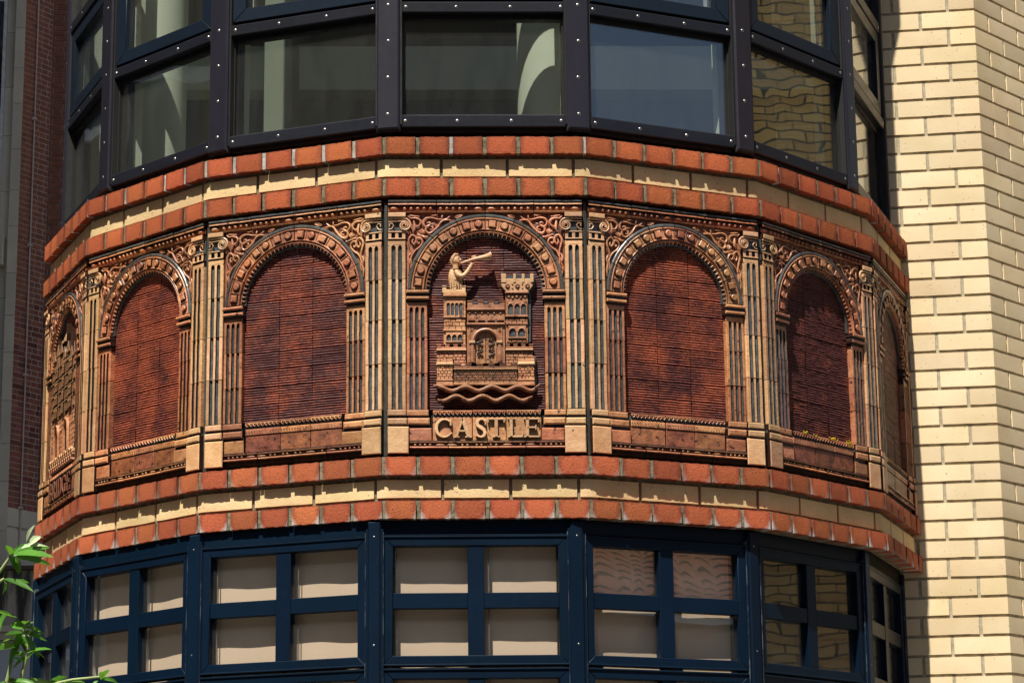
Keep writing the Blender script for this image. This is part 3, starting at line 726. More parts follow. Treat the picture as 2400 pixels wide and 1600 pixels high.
# ribbed field tiles: 3 columns x 10 rows
NR = 10; FZ0, FZ1 = .1500, .7420
def ribbed(col, row):
    rnd = random.Random(col * 31 + row); u = [-.1925, -.0625, .0610, .1925]; x0, x1 = u[col] + .0008, u[col + 1] - .0008
    h = (FZ1 - FZ0) / NR; z0 = FZ0 + h * row + .0008; z1 = z0 + h - .0016; mb = MB(); n = 7; p_ = (z1 - z0) / n
    w = -.0155 + rnd.uniform(-.0010, .0012); vs = []; fs = []; NX = 9
    prof = [(0, -.005), (.22, -.0012), (.5, .0008), (.80, -.0005), (.93, -.0045)]
    rows = [(z0, -.022)]
    for r_ in range(n):
        for f, ww in prof: rows.append((z0 + (r_ + f) * p_, w + ww))
    rows.append((z1, w - .004)); rows.append((z1, -.022))
    jit = [rnd.uniform(-.0009, .0009) for _ in rows]
    for j, (z, ww) in enumerate(rows):
        for i in range(NX):
            x = x0 + (x1 - x0) * i / (NX - 1); q = noise.noise(Vector((x * 38, z * 160, col * 3 + row)))
            vs.append((x, -(ww + q * .0016), z + (noise.noise(Vector((x * 30, z * 60, 5))) * .0016 + jit[j] * .3 if 0 < j < len(rows) - 1 else 0)))
    for j in range(len(rows) - 1):
        for i in range(NX - 1): a = j * NX + i; fs.append((a, a + 1, a + NX + 1, a + NX))
    k5 = lambda f: (f[0] // NX - 1) % 5
    mb.add(vs, [f for f in fs if not (k5(f) == 4 and 0 < f[0] // NX < len(rows) - 3)], 'plum'); mb.add(vs, [f for f in fs if k5(f) == 4 and 0 < f[0] // NX < len(rows) - 3], 'ink'); return mb
for r_ in range(NR):
    for c_ in range(3): reg('ribbed_tile', ribbed(c_, r_), 50)

# scalloped string under the field, bead skirting
def scallop_tile(i):
    mb = MB(); xs = [-.1775, -.047, .0637, .1795]; x0, x1 = xs[i] + .001, xs[i + 1] - .001
    mb.box(x0, x1, .1275, .1475, -.018, -.004, 'glaze', .001); mb.box(x0, x1, .1425, .1480, -.010, .004, 'terra', .001)
    n = max(1, round((x1 - x0) / .0145))
    for k in range(n):
        x = x0 + (x1 - x0) * (k + .5) / n
        mb.tube([(x - .006, .143, .004), (x - .003, .137, .004), (x + .001, .134, .003), (x + .006, .141, .004)], [.0026, .0024, .002, .0016], 'terra', 5)
        mb.dome(x + .0035, .1325, .004, .003, -.004, .005, 'glaze', 7, 2)
    mb.wobble(.0008, 60, i); return mb
for i in range(3): reg('scallop_tile', scallop_tile(i))
def skirting(i):
    mb = MB(); e = [-.2535, -.162, -.0847, .0, .0800, .152, .2535] ; xs = [-.2535, -.1265, 0.001, .1270, .2545]; x0, x1 = xs[i] + .001, xs[i + 1] - .001
    pr = [(.0445, -.018), (.0445, .006), (.0425, .011), (.039, .010), (.0375, .002), (.0270, .002), (.0262, .009), (.0230, .012), (.0200, .008), (.0190, .002), (.011, .0), (.004, -.004), (.004, -.018)]
    mf = {0: 'ink', 1: 'glaze', 2: 'terra', 3: 'ink', 4: 'rust', 5: 'ink', 6: 'terra', 7: 'terra', 8: 'ink', 9: 'dark', 10: 'dark', 11: 'dark'}
    mb.profile_x(pr, x0, x1, lambda j: mf.get(j, 'terra'), 8)
    L_ = {0: [('b', .018 + k * .016) for k in range(4)] + [('l', .100)], 1: [('l', .012), ('b', .045), ('b', .061), ('b', .092), ('b', .107)], 2: [('b', .010), ('b', .028), ('l', .064), ('b', .108)], 3: [('l', .014)] + [('b', .048 + k * .0165) for k in range(5)]}[i]
    for kd, dx_ in L_:
        if kd == 'b': mb.dome(x0 + dx_, .0322, .0052, .0048, .002, .008, 'terra', 8, 3)
        else: mb.dome(x0 + dx_, .0322, .0215, .0044, .002, .007, 'terra', 12, 3)
    mb.wobble(.0008, 50, i); return mb
for i in range(4): reg('skirting_tile', skirting(i))
def plain_tile(i):
    mb = MB(); xs = [-.1775, -.047, .0637, .1795]; x0, x1 = xs[i] + .001, xs[i + 1] - .001
    mb.box(x0, x1, .1050, .1255, -.018, .003, 'terra', .002); n = int((x1 - x0) / .0095)
    for k in range(n):
        x = x0 + (x1 - x0) * (k + .5) / n; mb.dome(x, .1145, .0034, .0034, .003, .0006, 'ink', 8, 1)
        mb.dome(x + .001, .1128, .0022, .0018, .003, .0022, 'buff', 6, 2)
    mb.box(x0, x1, .0465, .1035, -.018, .000, 'rust', .002); mb.wobble(.0010, 45, i); return mb
for i in range(3): reg('sill_tile', plain_tile(i))
def letter_back(i):
    mb = MB(); xs = [-.1775, -.047, .0637, .1795]; x0, x1 = xs[i] + .001, xs[i + 1] - .001
    mb.box(x0, x1, .0465, .1255, -.018, .000, 'terra', .002); mb.wobble(.0010, 45, i); return mb
LB = [letter_back(i).mesh('letter_tile', 38) for i in range(3)]

# raised roman capitals
def letter(ch, x0, x1, z0, z1, w0=0.0, w1=.011, mat='buff'):
    mb = MB(); W = x1 - x0; H = z1 - z0; T = H * .17; t = H * .09; ser = H * .075
    def P(a, b2): return (x0 + a * W, z0 + b2 * H)
    def st(pts, w_): mb.stroke([P(*q) for q in pts], w_, w0, w1, mat, .0012)
    def bar(a0, a1, b0, b1): mb.box(x0 + a0 * W, x0 + a1 * W, z0 + b0 * H, z0 + b1 * H, w0, w1, mat, .0012)
    s_ = ser / H
    if ch in 'CG':
        n = 20; pts = []; wd = []
        for i in range(n + 1):
            th = R(48) + R(268) * i / n; pts.append((.5 + .44 * math.cos(th), .5 + .45 * math.sin(th))); wd.append(t + (T - t) * max(0, -math.cos(th)) ** 1.2)
        st(pts, wd); bar(.80, .90, .62, .95)
        if ch == 'G': bar(.72, .90, .06, .45); bar(.60, .98, .42, .50)
        else: st([(.80, .17), (.92, .26)], t * .8)
    elif ch == 'S':
        pts = [(.84, .80), (.70, .93), (.50, .96), (.30, .90), (.20, .76), (.27, .62), (.50, .52), (.72, .41), (.82, .26), (.72, .10), (.50, .04), (.30, .07), (.14, .20)]
        st(pts, [t, t, t * 1.1, T * .9, T, T * 1.05, T * 1.15, T * 1.05, T, T * .9, t * 1.1, t, t]); bar(.80, .89, .64, .93); bar(.10, .19, .06, .36)
    elif ch == 'A':
        st([(.16, .03), (.50, .98)], t * 1.1); st([(.48, 1.0), (.82, .03)], T * 1.05); bar(.27, .68, .30, .39); bar(.00, .32, 0, s_); bar(.62, 1.0, 0, s_)
    elif ch == 'T':
        bar(.04, .96, 1 - s_ * 1.25, 1); bar(.5 - T / W / 2, .5 + T / W / 2, 0, 1 - s_); bar(.30, .70, 0, s_); bar(.02, .10, .76, .99); bar(.90, .98, .76, .99)
    elif ch == 'L':
        bar(.22 - T / W / 2, .22 + T / W / 2, 0, 1); bar(.02, .44, 1 - s_, 1); bar(.02, .92, 0, s_ * 1.25); bar(.86, .95, 0, .27)
    elif ch == 'E':
        bar(.22 - T / W / 2, .22 + T / W / 2, 0, 1); bar(.02, .90, 1 - s_ * 1.2, 1); bar(.02, .95, 0, s_ * 1.2); bar(.2, .72, .47, .56); bar(.84, .92, .76, .99); bar(.88, .97, 0, .27); bar(.68, .75, .38, .64)
    elif ch == 'I':
        bar(.5 - T / W / 2, .5 + T / W / 2, 0, 1); bar(.15, .85, 1 - s_, 1); bar(.15, .85, 0, s_)
    elif ch in 'BRD':
        bar(.22 - T / W / 2, .22 + T / W / 2, 0, 1); bar(.02, .5, 1 - s_, 1); bar(.02, .5 if ch != 'R' else .42, 0, s_)
        def bowl(b0, b1, reach):
            c_ = (b0 + b1) / 2; hh = (b1 - b0) / 2 - s_ * .4; pts = [(.40, c_ + hh)] + [(.45 + (reach - .45) * math.cos(R(80 - 160 * i / 10)), c_ + hh * math.sin(R(90 - 180 * i / 10))) for i in range(11)] + [(.40, c_ - hh)]
            st(pts, [t] + [t + (T - t) * math.sin(math.pi * (i + .5) / 11) for i in range(11)] + [t])
        if ch == 'D': bowl(0, 1, .88)
        else:
            bowl(.48, 1, .78)
            if ch == 'B': bowl(0, .54, .85)
            else: st([(.50, .50), (.72, .22), (.92, .03)], [T * .8, T, T]); bar(.78, 1.0, 0, s_)
    return mb
def word(root, text, spans, z0, z1, mat='buff'):
    for ch, (a, b2) in zip(text, spans): letter(ch, a, b2, z0, z1, 0.0, .012, mat).build('letter', root, smooth=38)

# tessellated small masonry for the reliefs
def courses(mb, x0, x1, z0, z1, rows, bw, w, mat, seed=0):
    rnd = random.Random(seed); h = (z1 - z0) / rows
    mb.box(x0, x1, z0, z1, -.018, w - .0022, 'ink', .0005)
    for r_ in range(rows):
        x = x0 + (-(bw / 2) if r_ % 2 else 0)
        while x < x1:
            a, b2 = max(x, x0), min(x + bw * rnd.uniform(.85, 1.15), x1)
            if b2 - a > .003: mb.box(a + .0009, b2 - .0009, z0 + r_ * h + .0009, z0 + (r_ + 1) * h - .0009, w - .003, w + rnd.uniform(-.0004, .0008), mat, .0008)
            x = b2 if b2 < x1 else x1 + 1
def crenel(mb, x0, x1, z0, z1, n, w, mat, frac=.55):
    """row of n merlons on a parapet"""
    mb.box(x0, x1, z0, z0 + (z1 - z0) * .45, -.018, w, mat, .001); step = (x1 - x0) / (n - 1 + frac) if n > 1 else x1 - x0
    for i in range(n):
        a = x0 + i * step; b2 = min(a + step * frac, x1)
        mb.box(a, b2, z0 + (z1 - z0) * .40, z1, -.018, w, mat, .001); mb.box(a - .0008, b2 + .0008, z1 - .003, z1, -.018, w + .0018, mat, .0008)
def lights(mb, x0, x1, z0, z1, n, w, mat='terra'):
    """round-headed window lights with dark glaze panes between shafts"""
    W = (x1 - x0) / n; mb.box(x0, x1, z0, z1 + .001, -.018, w - .0032, 'glaze', .0005)
    for i in range(n):
        c_ = x0 + W * (i + .5); r_ = W * .38; zc = z1 - r_ * 1.6
        arc = [(c_ + r_ * math.cos(math.pi * k / 6), zc + r_ * math.sin(math.pi * k / 6)) for k in range(7)]
        mb.tube([(a, b2, w) for a, b2 in arc], W * .09, mat, 5)
        for k in range(6):     # spandrel web above each light
            (xa, za), (xb, zb) = arc[k], arc[k + 1]; mb.add([(xa, -w, za), (xa, -w, z1 + .002), (xb, -w, z1 + .002), (xb, -w, zb)], [(0, 1, 2, 3)], mat)
    for i in range(n + 1):
        c_ = x0 + W * i; q = W * .11; mb.box(max(x0, c_ - q), min(x1, c_ + q), z0, z1 + .002, -.018, w + .0008, mat, .001)
    mb.box(x0 - .001, x1 + .001, z0 - .004, z0, -.018, w + .003, mat, .001)

def u4(x, y): return A4(x, y)
def rng4(x0, x1, y0, y1):
    a = A4(x0, (y0 + y1) / 2)[0]; b2 = A4(x1, (y0 + y1) / 2)[0]; return a, b2, A4(1100, y1)[1], A4(1100, y0)[1]
def rng5(x0, x1, y0, y1):
    a = A5(x0, (y0 + y1) / 2)[0]; b2 = A5(x1, (y0 + y1) / 2)[0]; return a, b2, A5(1100, y1)[1], A5(1100, y0)[1]

def castle(root):
    T = 'terra'; W = .000
    # left tower
    mb = MB(); x0, x1, z0, z1 = rng4(630, 880, 972, 1045); crenel(mb, x0, x1, z0, z1, 3, W + .008, 'buff', .42)
    x0, x1, z0, z1 = rng4(640, 890, 1060, 1085); mb.box(x0, x1, z0 - .001, z1 + .004, -.018, W + .010, T, .002)
    x0, x1, z0, z1 = rng4(645, 880, 1088, 1320); mb.box(x0, x1, z0, z1, -.018, W + .002, T, .001)
    x0, x1, z0, z1 = rng4(672, 852, 1140, 1292); lights(mb, x0, x1, z0, z1, 4, W + .006)
    x0, x1, z0, z1 = rng4(640, 882, 1300, 1318); mb.box(x0, x1, z0, z1, -.018, W + .009, T, .001)
    x0, x1, z0, z1 = rng4(645, 880, 1320, 1450); courses(mb, x0, x1, z0, z1, 3, .020, W + .005, T, 1)
    x0, x1, z0, z1 = rng5(640, 882, 150, 168); mb.box(x0, x1, z0, z1, -.018, W + .009, T, .001)
    x0, x1, z0, z1 = rng5(645, 880, 168, 310); mb.box(x0, x1, z0, z1, -.018, W + .003, T, .001)
    x0, x1, z0, z1 = rng5(668, 850, 188, 278); lights(mb, x0, x1, z0, z1, 3, W + .007)
    mb.wobble(.0006, 60, 1).build('castle_tower', root)
    # right tower with the flared head
    mb = MB(); P_ = [A4(1262, 900), A4(1262, 975), A4(1318, 1045), A4(1552, 1045), A4(1608, 975), A4(1608, 900)]
    mb.prism(P_, -.018, W + .010, 'buff', .002)
    P2 = [A4(1262, 845), A4(1316, 845)]
    for xa, xb in ((1262, 1316), (1392, 1420), (1484, 1514), (1574, 1612)):
        a, b2, c_, d_ = rng4(xa, xb, 848, 930); mb.box(a, b2, c_ - .004, d_, -.018, W + .012, 'buff', .001)
    a, b2, c_, d_ = rng4(1300, 1590, 862, 930); mb.box(a, b2, c_ - .004, d_ , -.018, W + .000, 'glaze', .0005)
    for x in (1330, 1438, 1545):
        c0 = A4(x, 982); mb.dome(c0[0], c0[1], .0098, .0100, W + .010, .003, T, 12, 2, 0, .8); mb.dome(c0[0], c0[1], .0062, .0064, W + .0135, .0006, 'ink', 10, 1); mb.dome(c0[0] + .0008, c0[1] - .002, .0035, .0030, W + .0138, .002, 'buff', 8, 2)
    for x in (1384, 1492):
        for y in (960, 1002): c0 = A4(x, y); mb.dome(c0[0], c0[1], .0035, .0035, W + .010, .003, T, 8, 2)
    a, b2, c_, d_ = rng4(1305, 1560, 1040, 1060); mb.box(a, b2, c_, d_, -.018, W + .013, T, .002)
    a, b2, c_, d_ = rng4(1310, 1550, 1062, 1300); mb.box(a, b2, c_, d_, -.018, W + .004, T, .001)
    for i, x in enumerate((1345, 1385, 1430, 1475, 1520)): c0 = A4(x, 1092 + (8 if i % 2 else -4)); mb.dome(c0[0], c0[1], .0055, .0055, W + .004, .005, 'buff' if i % 2 == 0 else T, 7, 2)
    a, b2, c_, d_ = rng4(1328, 1540, 1150, 1290); lights(mb, a, b2, c_, d_, 3, W + .008)
    a, b2, c_, d_ = rng4(1306, 1556, 1296, 1312); mb.box(a, b2, c_, d_, -.018, W + .011, T, .001)
    a, b2, c_, d_ = rng5(1312, 1550, 30, 92); courses(mb, a, b2, c_, d_, 2, .018, W + .006, T, 2)
    a, b2, c_, d_ = rng5(1312, 1552, 92, 100); mb.box(a, b2, c_, d_, -.018, W + .010, T, .001)
    a, b2, c_, d_ = rng5(1312, 1550, 100, 300); mb.box(a, b2, c_, d_, -.018, W + .004, T, .001)
    a, b2, c_, d_ = rng5(1340, 1530, 118, 238); lights(mb, a, b2, c_, d_, 2, W + .008)
    a, b2, c_, d_ = rng5(1322, 1545, 255, 292); courses(mb, a, b2, c_, d_, 1, .016, W + .006, T, 5)
    mb.wobble(.0006, 60, 2).build('castle_tower', root)
    mb = MB(); P_ = [A4(1556, 1045), A4(1585, 1060), A5(1585, 280), A5(1552, 290)]; mb.prism(P_, -.020, W - .004, 'glaze', .001)  # dark glazed strips standing in for shade on the towers' right sides
    P_ = [A4(1610, 850), A4(1630, 870), A4(1625, 985), A4(1570, 1055), A4(1556, 1045), A4(1610, 975)]; mb.prism(P_, -.020, W + .002, 'glaze', .001)
    P_ = [A5(1622, 430), A5(1642, 445), A5(1642, 740), A5(1622, 745)]; mb.prism(P_, -.02, W - .002, 'glaze', .001); mb.build('tower_shade', root)
    # gatehouse
    mb = MB(); a, b2, c_, d_ = rng4(898, 1302, 1132, 1212); crenel(mb, a, b2, c_, d_, 4, W + .004, T, .50)
    for xa, xb in ((955, 1010), (1062, 1118), (1170, 1228)): q = rng4(xa, xb, 1140, 1200); mb.box(q[0], q[1], q[2], q[3], -.018, W - .006, 'glaze', .0005)
    a, b2, c_, d_ = rng4(892, 1304, 1212, 1240); mb.box(a, b2, c_, d_, -.018, W + .008, T, .003)
    a, b2, c_, d_ = rng4(895, 1302, 1240, 1372); mb.box(a, b2, c_, d_, -.018, W + .001, T, .001)
    for x in (922, 990, 1055, 1120, 1188, 1255): c0 = A4(x, 1265); mb.dome(c0[0], c0[1], .0055, .0052, W + .001, .0006, 'ink', 10, 1); mb.dome(c0[0], c0[1], .0042, .0040, W + .001, .004, T, 8, 2)
    for x in (945, 1050, 1155, 1255):
        P_ = [A4(x - 40, 1352), A4(x - 22, 1305), A4(x + 22, 1305), A4(x + 40, 1352)]; mb.prism(P_, W, W + .011, T, .002)
        P_ = [A4(x + 30, 1348), A4(x + 74, 1348), A4(x + 74, 1372), A4(x + 30, 1372)]; mb.prism(P_, W, W + .006, 'rust', .001)
    a, b2, c_, d_ = rng5(892, 1304, 82, 108); mb.box(a, b2, c_, d_, -.018, W + .012, T, .003)
    # wall round the door with an arched opening
    n = 14; cx, cz = A5(1097, 285); Ro, Ri = .0450, .0355; a, b2, c_, d_ = rng5(895, 1303, 108, 510)
    arc = [(cx + Ri * math.cos(math.pi * k / n), cz + Ri * math.sin(math.pi * k / n)) for k in range(n + 1)]
    for k in range(n):
        (xa, za), (xb, zb) = arc[k], arc[k + 1]; mb.add([(xa, -(W + .004), za), (xa, -(W + .004), d_), (xb, -(W + .004), d_), (xb, -(W + .004), zb)], [(0, 1, 2, 3)], T)
        mb.add([(xa, -(W + .004), za), (xb, -(W + .004), zb), (xb, -(W - .008), zb), (xa, -(W - .008), za)], [(0, 1, 2, 3)], 'rust')
    mb.box(a, cx - Ri, c_, d_, -.018, W + .004, T, .0005); mb.box(cx + Ri, b2, c_, d_, -.018, W + .004, T, .0005)
    mb.tube([(cx + (Ro - .003) * math.cos(math.pi * k / n), cz + (Ro - .003) * math.sin(math.pi * k / n), W + .005) for k in range(n + 1)], .0058, T, 6)
    for sx in (-1, 1):
        q = cx + sx * Ro; mb.box(q - .006, q + .006, c_, cz - .004, -.018, W + .009, T, .002); mb.box(q - .010, q + .010, cz - .006, cz + .003, -.018, W + .012, 'buff', .002)
        q = cx + sx * (Ro + .0085); mb.box(q - .0022, q + .0022, c_, d_ - .004, -.018, W + .007, T, .001)
    for x in (940, 1248):
        c0 = A5(x, 150)
        for k in range(6): th = k * math.pi / 3; mb.dome(c0[0] + .0055 * math.cos(th), c0[1] + .0055 * math.sin(th), .0034, .0034, W + .003, .0038, T, 6, 2)
        mb.dome(c0[0], c0[1], .003, .003, W + .003, .006, 'buff', 6, 2)
    gh = mb.wobble(.0006, 60, 3).build('gatehouse', root)
    mb = MB(); mb.box(cx - Ri, cx - .0007, c_, cz + Ri, -.018, W - .003, T, .001); mb.box(cx + .0007, cx + Ri, c_, cz + Ri, -.018, W - .003, T, .001); mb.build('door', gh)
    mb = MB()
    for sx in (-1, 1):
        for dz in (.000, -.034):
            bx_, bz_ = cx + sx * .0175, cz + dz - .002
            for sy in (-1, 1):
                sp = [(bx_ + sx * (.012 - .0105 * k / 3), bz_ + sy * (.001 + .0035 * k / 3), W - .001) for k in range(3)] + \
                     [(bx_ - sx * .004 + sx * -.0045 * math.cos(k * 1.0), bz_ + sy * (.0085 + .0045 * math.sin(k * 1.0)), W - .001) for k in range(5)]
                mb.tube(sp, .0015, 'ink', 5)
                sp = [(bx_ + sx * .003, bz_ + sy * .004, W - .001)] + [(bx_ + sx * (.006 + .0038 * math.cos(k * 1.1)), bz_ + sy * (.0105 + .0038 * math.sin(k * 1.1)), W - .001) for k in range(5)]
                mb.tube(sp, .0013, 'ink', 5)
    mb.build('door_hinge', gh)
    # side walls
    for nm, xa, xb, sd_ in (('castle_wall', 570, 884, 4), ('castle_wall', 1314, 1606, 6)):
        mb = MB(); a, b2, c_, d_ = rng5(xa, xb, 310, 362); crenel(mb, a, b2, c_, d_, 4, W + .006, T, .5)
        a, b2, c_, d_ = rng5(xa - 3, xb + 3, 362, 382); mb.box(a, b2, c_, d_, -.018, W + .011, 'buff', .002)
        a, b2, c_, d_ = rng5(xa, xb, 382, 545); courses(mb, a, b2, c_, d_, 5, .016, W + .004, T, sd_); mb.wobble(.0006, 60, sd_).build('castle_wall', root)
    # front corner towers
    for xa, xb, sd_ in ((570, 742, 7), (1444, 1622, 8)):
        mb = MB(); a, b2, c_, d_ = rng5(xa, xb, 445, 510); crenel(mb, a, b2, c_, d_, 2, W + .012, T, .62); mb.box(a, b2, c_, c_ + .010, -.018, W + .012, T, .001)
        a, b2, c_, d_ = rng5(xa - 4, xb + 4, 508, 540); mb.box(a, b2, c_, d_, -.018, W + .016, 'buff', .003)
        a, b2, c_, d_ = rng5(xa, xb, 540, 690); courses(mb, a, b2, c_, d_, 5, .013, W + .011, T, sd_)
        a, b2, c_, d_ = rng5(xa - 3, xb + 3, 690, 708); mb.box(a, b2, c_, d_, -.018, W + .015, T, .002)
        a, b2, c_, d_ = rng5(xa - 5, xb + 5, 708, 762); mb.box(a, b2, c_, d_, -.018, W + .013, T, .003); mb.wobble(.0006, 60, sd_).build('castle_tower', root)
    # front wall
    mb = MB(); a, b2, c_, d_ = rng5(750, 1440, 520, 572); crenel(mb, a, b2, c_, d_, 6, W + .007, 'rust', .55)
    a, b2, c_, d_ = rng5(750, 1440, 572, 586); mb.box(a, b2, c_, d_, -.018, W + .012, T, .002)
    n = 30; a, b2, c_, d_ = rng5(756, 1434, 586, 616); mb.box(a, b2, c_, d_, -.018, W + .004, 'ink', .001)
    for k in range(n): x = a + (b2 - a) * (k + .5) / n; mb.tube([(x - .0025, c_ + .001, W + .006), (x + .0025, d_ - .001, W + .006)], .0018, 'buff', 5)
    a, b2, c_, d_ = rng5(750, 1440, 616, 725); courses(mb, a, b2, c_, d_, 4, .021, W + .007, 'rust', 9)
    a, b2, c_, d_ = rng5(748, 1442, 722, 752); mb.box(a, b2, c_, d_, -.018, W + .010, T, .002); mb.wobble(.0006, 60, 9).build('castle_wall', root)
    # the two water waves
    for (xa, xb, y, ph, amp, th, n_w, end) in ((532, 1682, 795, .2, 22, .0066, 4.05, 1), (575, 1602, 898, 3.4, 26, .0064, 3.6, 0)):
        mb = MB(); path = []; rr = []
        for i in range(61):
            q = i / 60; x = xa + (xb - xa) * q; yy = y - amp * math.sin(q * n_w * 2 * math.pi * 1.0 + ph + math.pi / 2 * 0)
            if end and q < .06: yy -= (0.06 - q) * 500
            if end and q > .93: yy -= (q - .93) * 600
            a, b2 = A5(x, yy); path.append((a, b2, .004)); e = min(1, q * 14, (1 - q) * 14); rr.append(th * (.25 + .75 * e))
        mb.tube(path, rr, 'rust', 8, flat=1.9); mb.tube([(a, b2 + r_ * .72, .012) for (a, b2, w_), r_ in zip(path, rr)], [r_ * .42 for r_ in rr], 'terra', 6); mb.wobble(.0008, 40, y); mb.build('water_wave', root, smooth=60)

def trumpeter(root):
    """figure on the left tower, raising a long trumpet: one continuous relief body"""
    mb = MB(); B = 'buff'
    def pillow(outline, w0, h, mat, rings=4, cen=None):
        pts = [A4(*q) for q in outline]; n = len(pts); cx = sum(p_[0] for p_ in pts) / n; cz = sum(p_[1] for p_ in pts) / n
        if cen: cx, cz = A4(*cen)
        vs = []; fs = []
        for j in range(rings + 1):
            q = j / rings; s_ = 1 - q * .80; hh = h * math.sqrt(max(0, 1 - (1 - q) ** 2))
            if j == rings: s_ = .05
            for x, z in pts: vs.append((cx + (x - cx) * s_, -(w0 + hh), cz + (z - cz) * s_))
        for j in range(rings):
            for i in range(n): fs.append((j * n + i, j * n + (i + 1) % n, (j + 1) * n + (i + 1) % n, (j + 1) * n + i))
        fs.append(tuple(rings * n + i for i in range(n)))
        ar = sum(pts[i][0] * pts[(i + 1) % n][1] - pts[(i + 1) % n][0] * pts[i][1] for i in range(n))
        base_ = [(x, .016, z) for x, z in pts]; o = len(vs); vs += base_
        for i in range(n): fs.append((o + i, o + (i + 1) % n, (i + 1) % n, i))
        if ar < 0: fs = [f[::-1] for f in fs]
        mb.add(vs, fs, mat)
    # torso and skirt of the tunic, down behind the battlements
    pillow([(745, 765), (712, 790), (694, 850), (696, 920), (706, 985), (712, 1015), (770, 1020), (840, 1015), (848, 950), (846, 905), (852, 860), (838, 815), (800, 775)], -.004, .014, B, 4, (775, 880))
    # raised arm, bent at the elbow, hand gripping the trumpet
    def t4(pts, rs, mat=B, sides=8, flat=.9): mb.tube([(*A4(x, y), w) for x, y, w in pts], rs, mat, sides, flat)
    t4([(775, 815, .008), (795, 860, .013), (830, 880, .016), (868, 868, .017), (905, 825, .018), (935, 775, .019), (950, 742, .019)], [.0095, .0098, .0092, .0085, .0078, .0066, .0056])
    t4([(932, 735, .019), (968, 750, .019)], .0034, 'terra')
    mb.dome(*A4(962, 708), .0058, .0080, .010, .013, B, 10, 3, -.5)
    for k in range(4): t4([(950 + k * 9, 700 - k * 2, .021), (948 + k * 11, 676 - k * 4, .023), (956 + k * 9, 664 - k * 2, .019)], [.0022, .0021, .0016], B, 5)
    # folds of the sleeve and tunic
    t4([(745, 880, .006), (765, 905, .010), (800, 910, .011), (845, 895, .010)], .0022, B, 5)
    for x in (722, 748, 776, 806, 832): t4([(x + 4, 915, .007), (x - 3, 960, .009), (x, 1010, .007)], .0022, B, 5)
    # neck and head in profile, facing right
    t4([(772, 790, .006), (768, 745, .008)], [.0105, .0085])
    pillow([(738, 640), (722, 675), (726, 720), (750, 748), (795, 752), (822, 745), (826, 725), (822, 712), (832, 696), (820, 672), (812, 650), (790, 636), (762, 630)], -.002, .015, B, 5, (775, 695))
    # eye, nose, lips, ear
    mb.dome(*A4(800, 684), .0030, .0018, .0095, .0035, 'terra', 8, 2); t4([(790, 674, .0115), (812, 672, .0095)], .0010, 'terra', 5)
    t4([(818, 680, .008), (829, 698, .009), (820, 703, .008)], [.0016, .0026, .0018], B, 6)
    t4([(812, 722, .009), (826, 722, .008)], .0016, 'terra', 5); mb.dome(*A4(765, 705), .0030, .0042, .0100, .003, B, 8, 2)
    # curled hair
    for k in range(6):
        o = k * 9; t4([(800 - o * .5, 637 - 2 + k * 1.5, .009), (765 - o * .5, 634 + k * 8, .013), (735 - o * .1 + k * 2, 662 + k * 6, .011), (716 + k * 3, 700 + k * 5, .008), (722 + k * 4, 735 + k * 2, .007), (738 + k * 4, 745 + k, .006)], [.0022, .0026, .0026, .0026, .0024, .0018], B, 6)
    fig = mb.wobble(.0004, 60, 12).build('trumpeter', root, smooth=60)
    mb = MB()
    def tt(pts, rs, mat='buff'): mb.tube([(*A4(x, y), w) for x, y, w in pts], rs, mat, 12)
    tt([(828, 738, .014), (880, 724, .018), (940, 708, .020), (1000, 694, .020), (1080, 679, .020), (1130, 669, .020), (1152, 664, .020)], [.0034, .0044, .0054, .0070, .0090, .0115, .0155])
    tt([(1150, 665, .020), (1158, 663, .020)], [.0160, .0160], 'terra'); tt([(1156, 663, .020), (1160, 662, .020)], [.012, .012], 'ink'); mb.build('trumpet', fig, smooth=50)

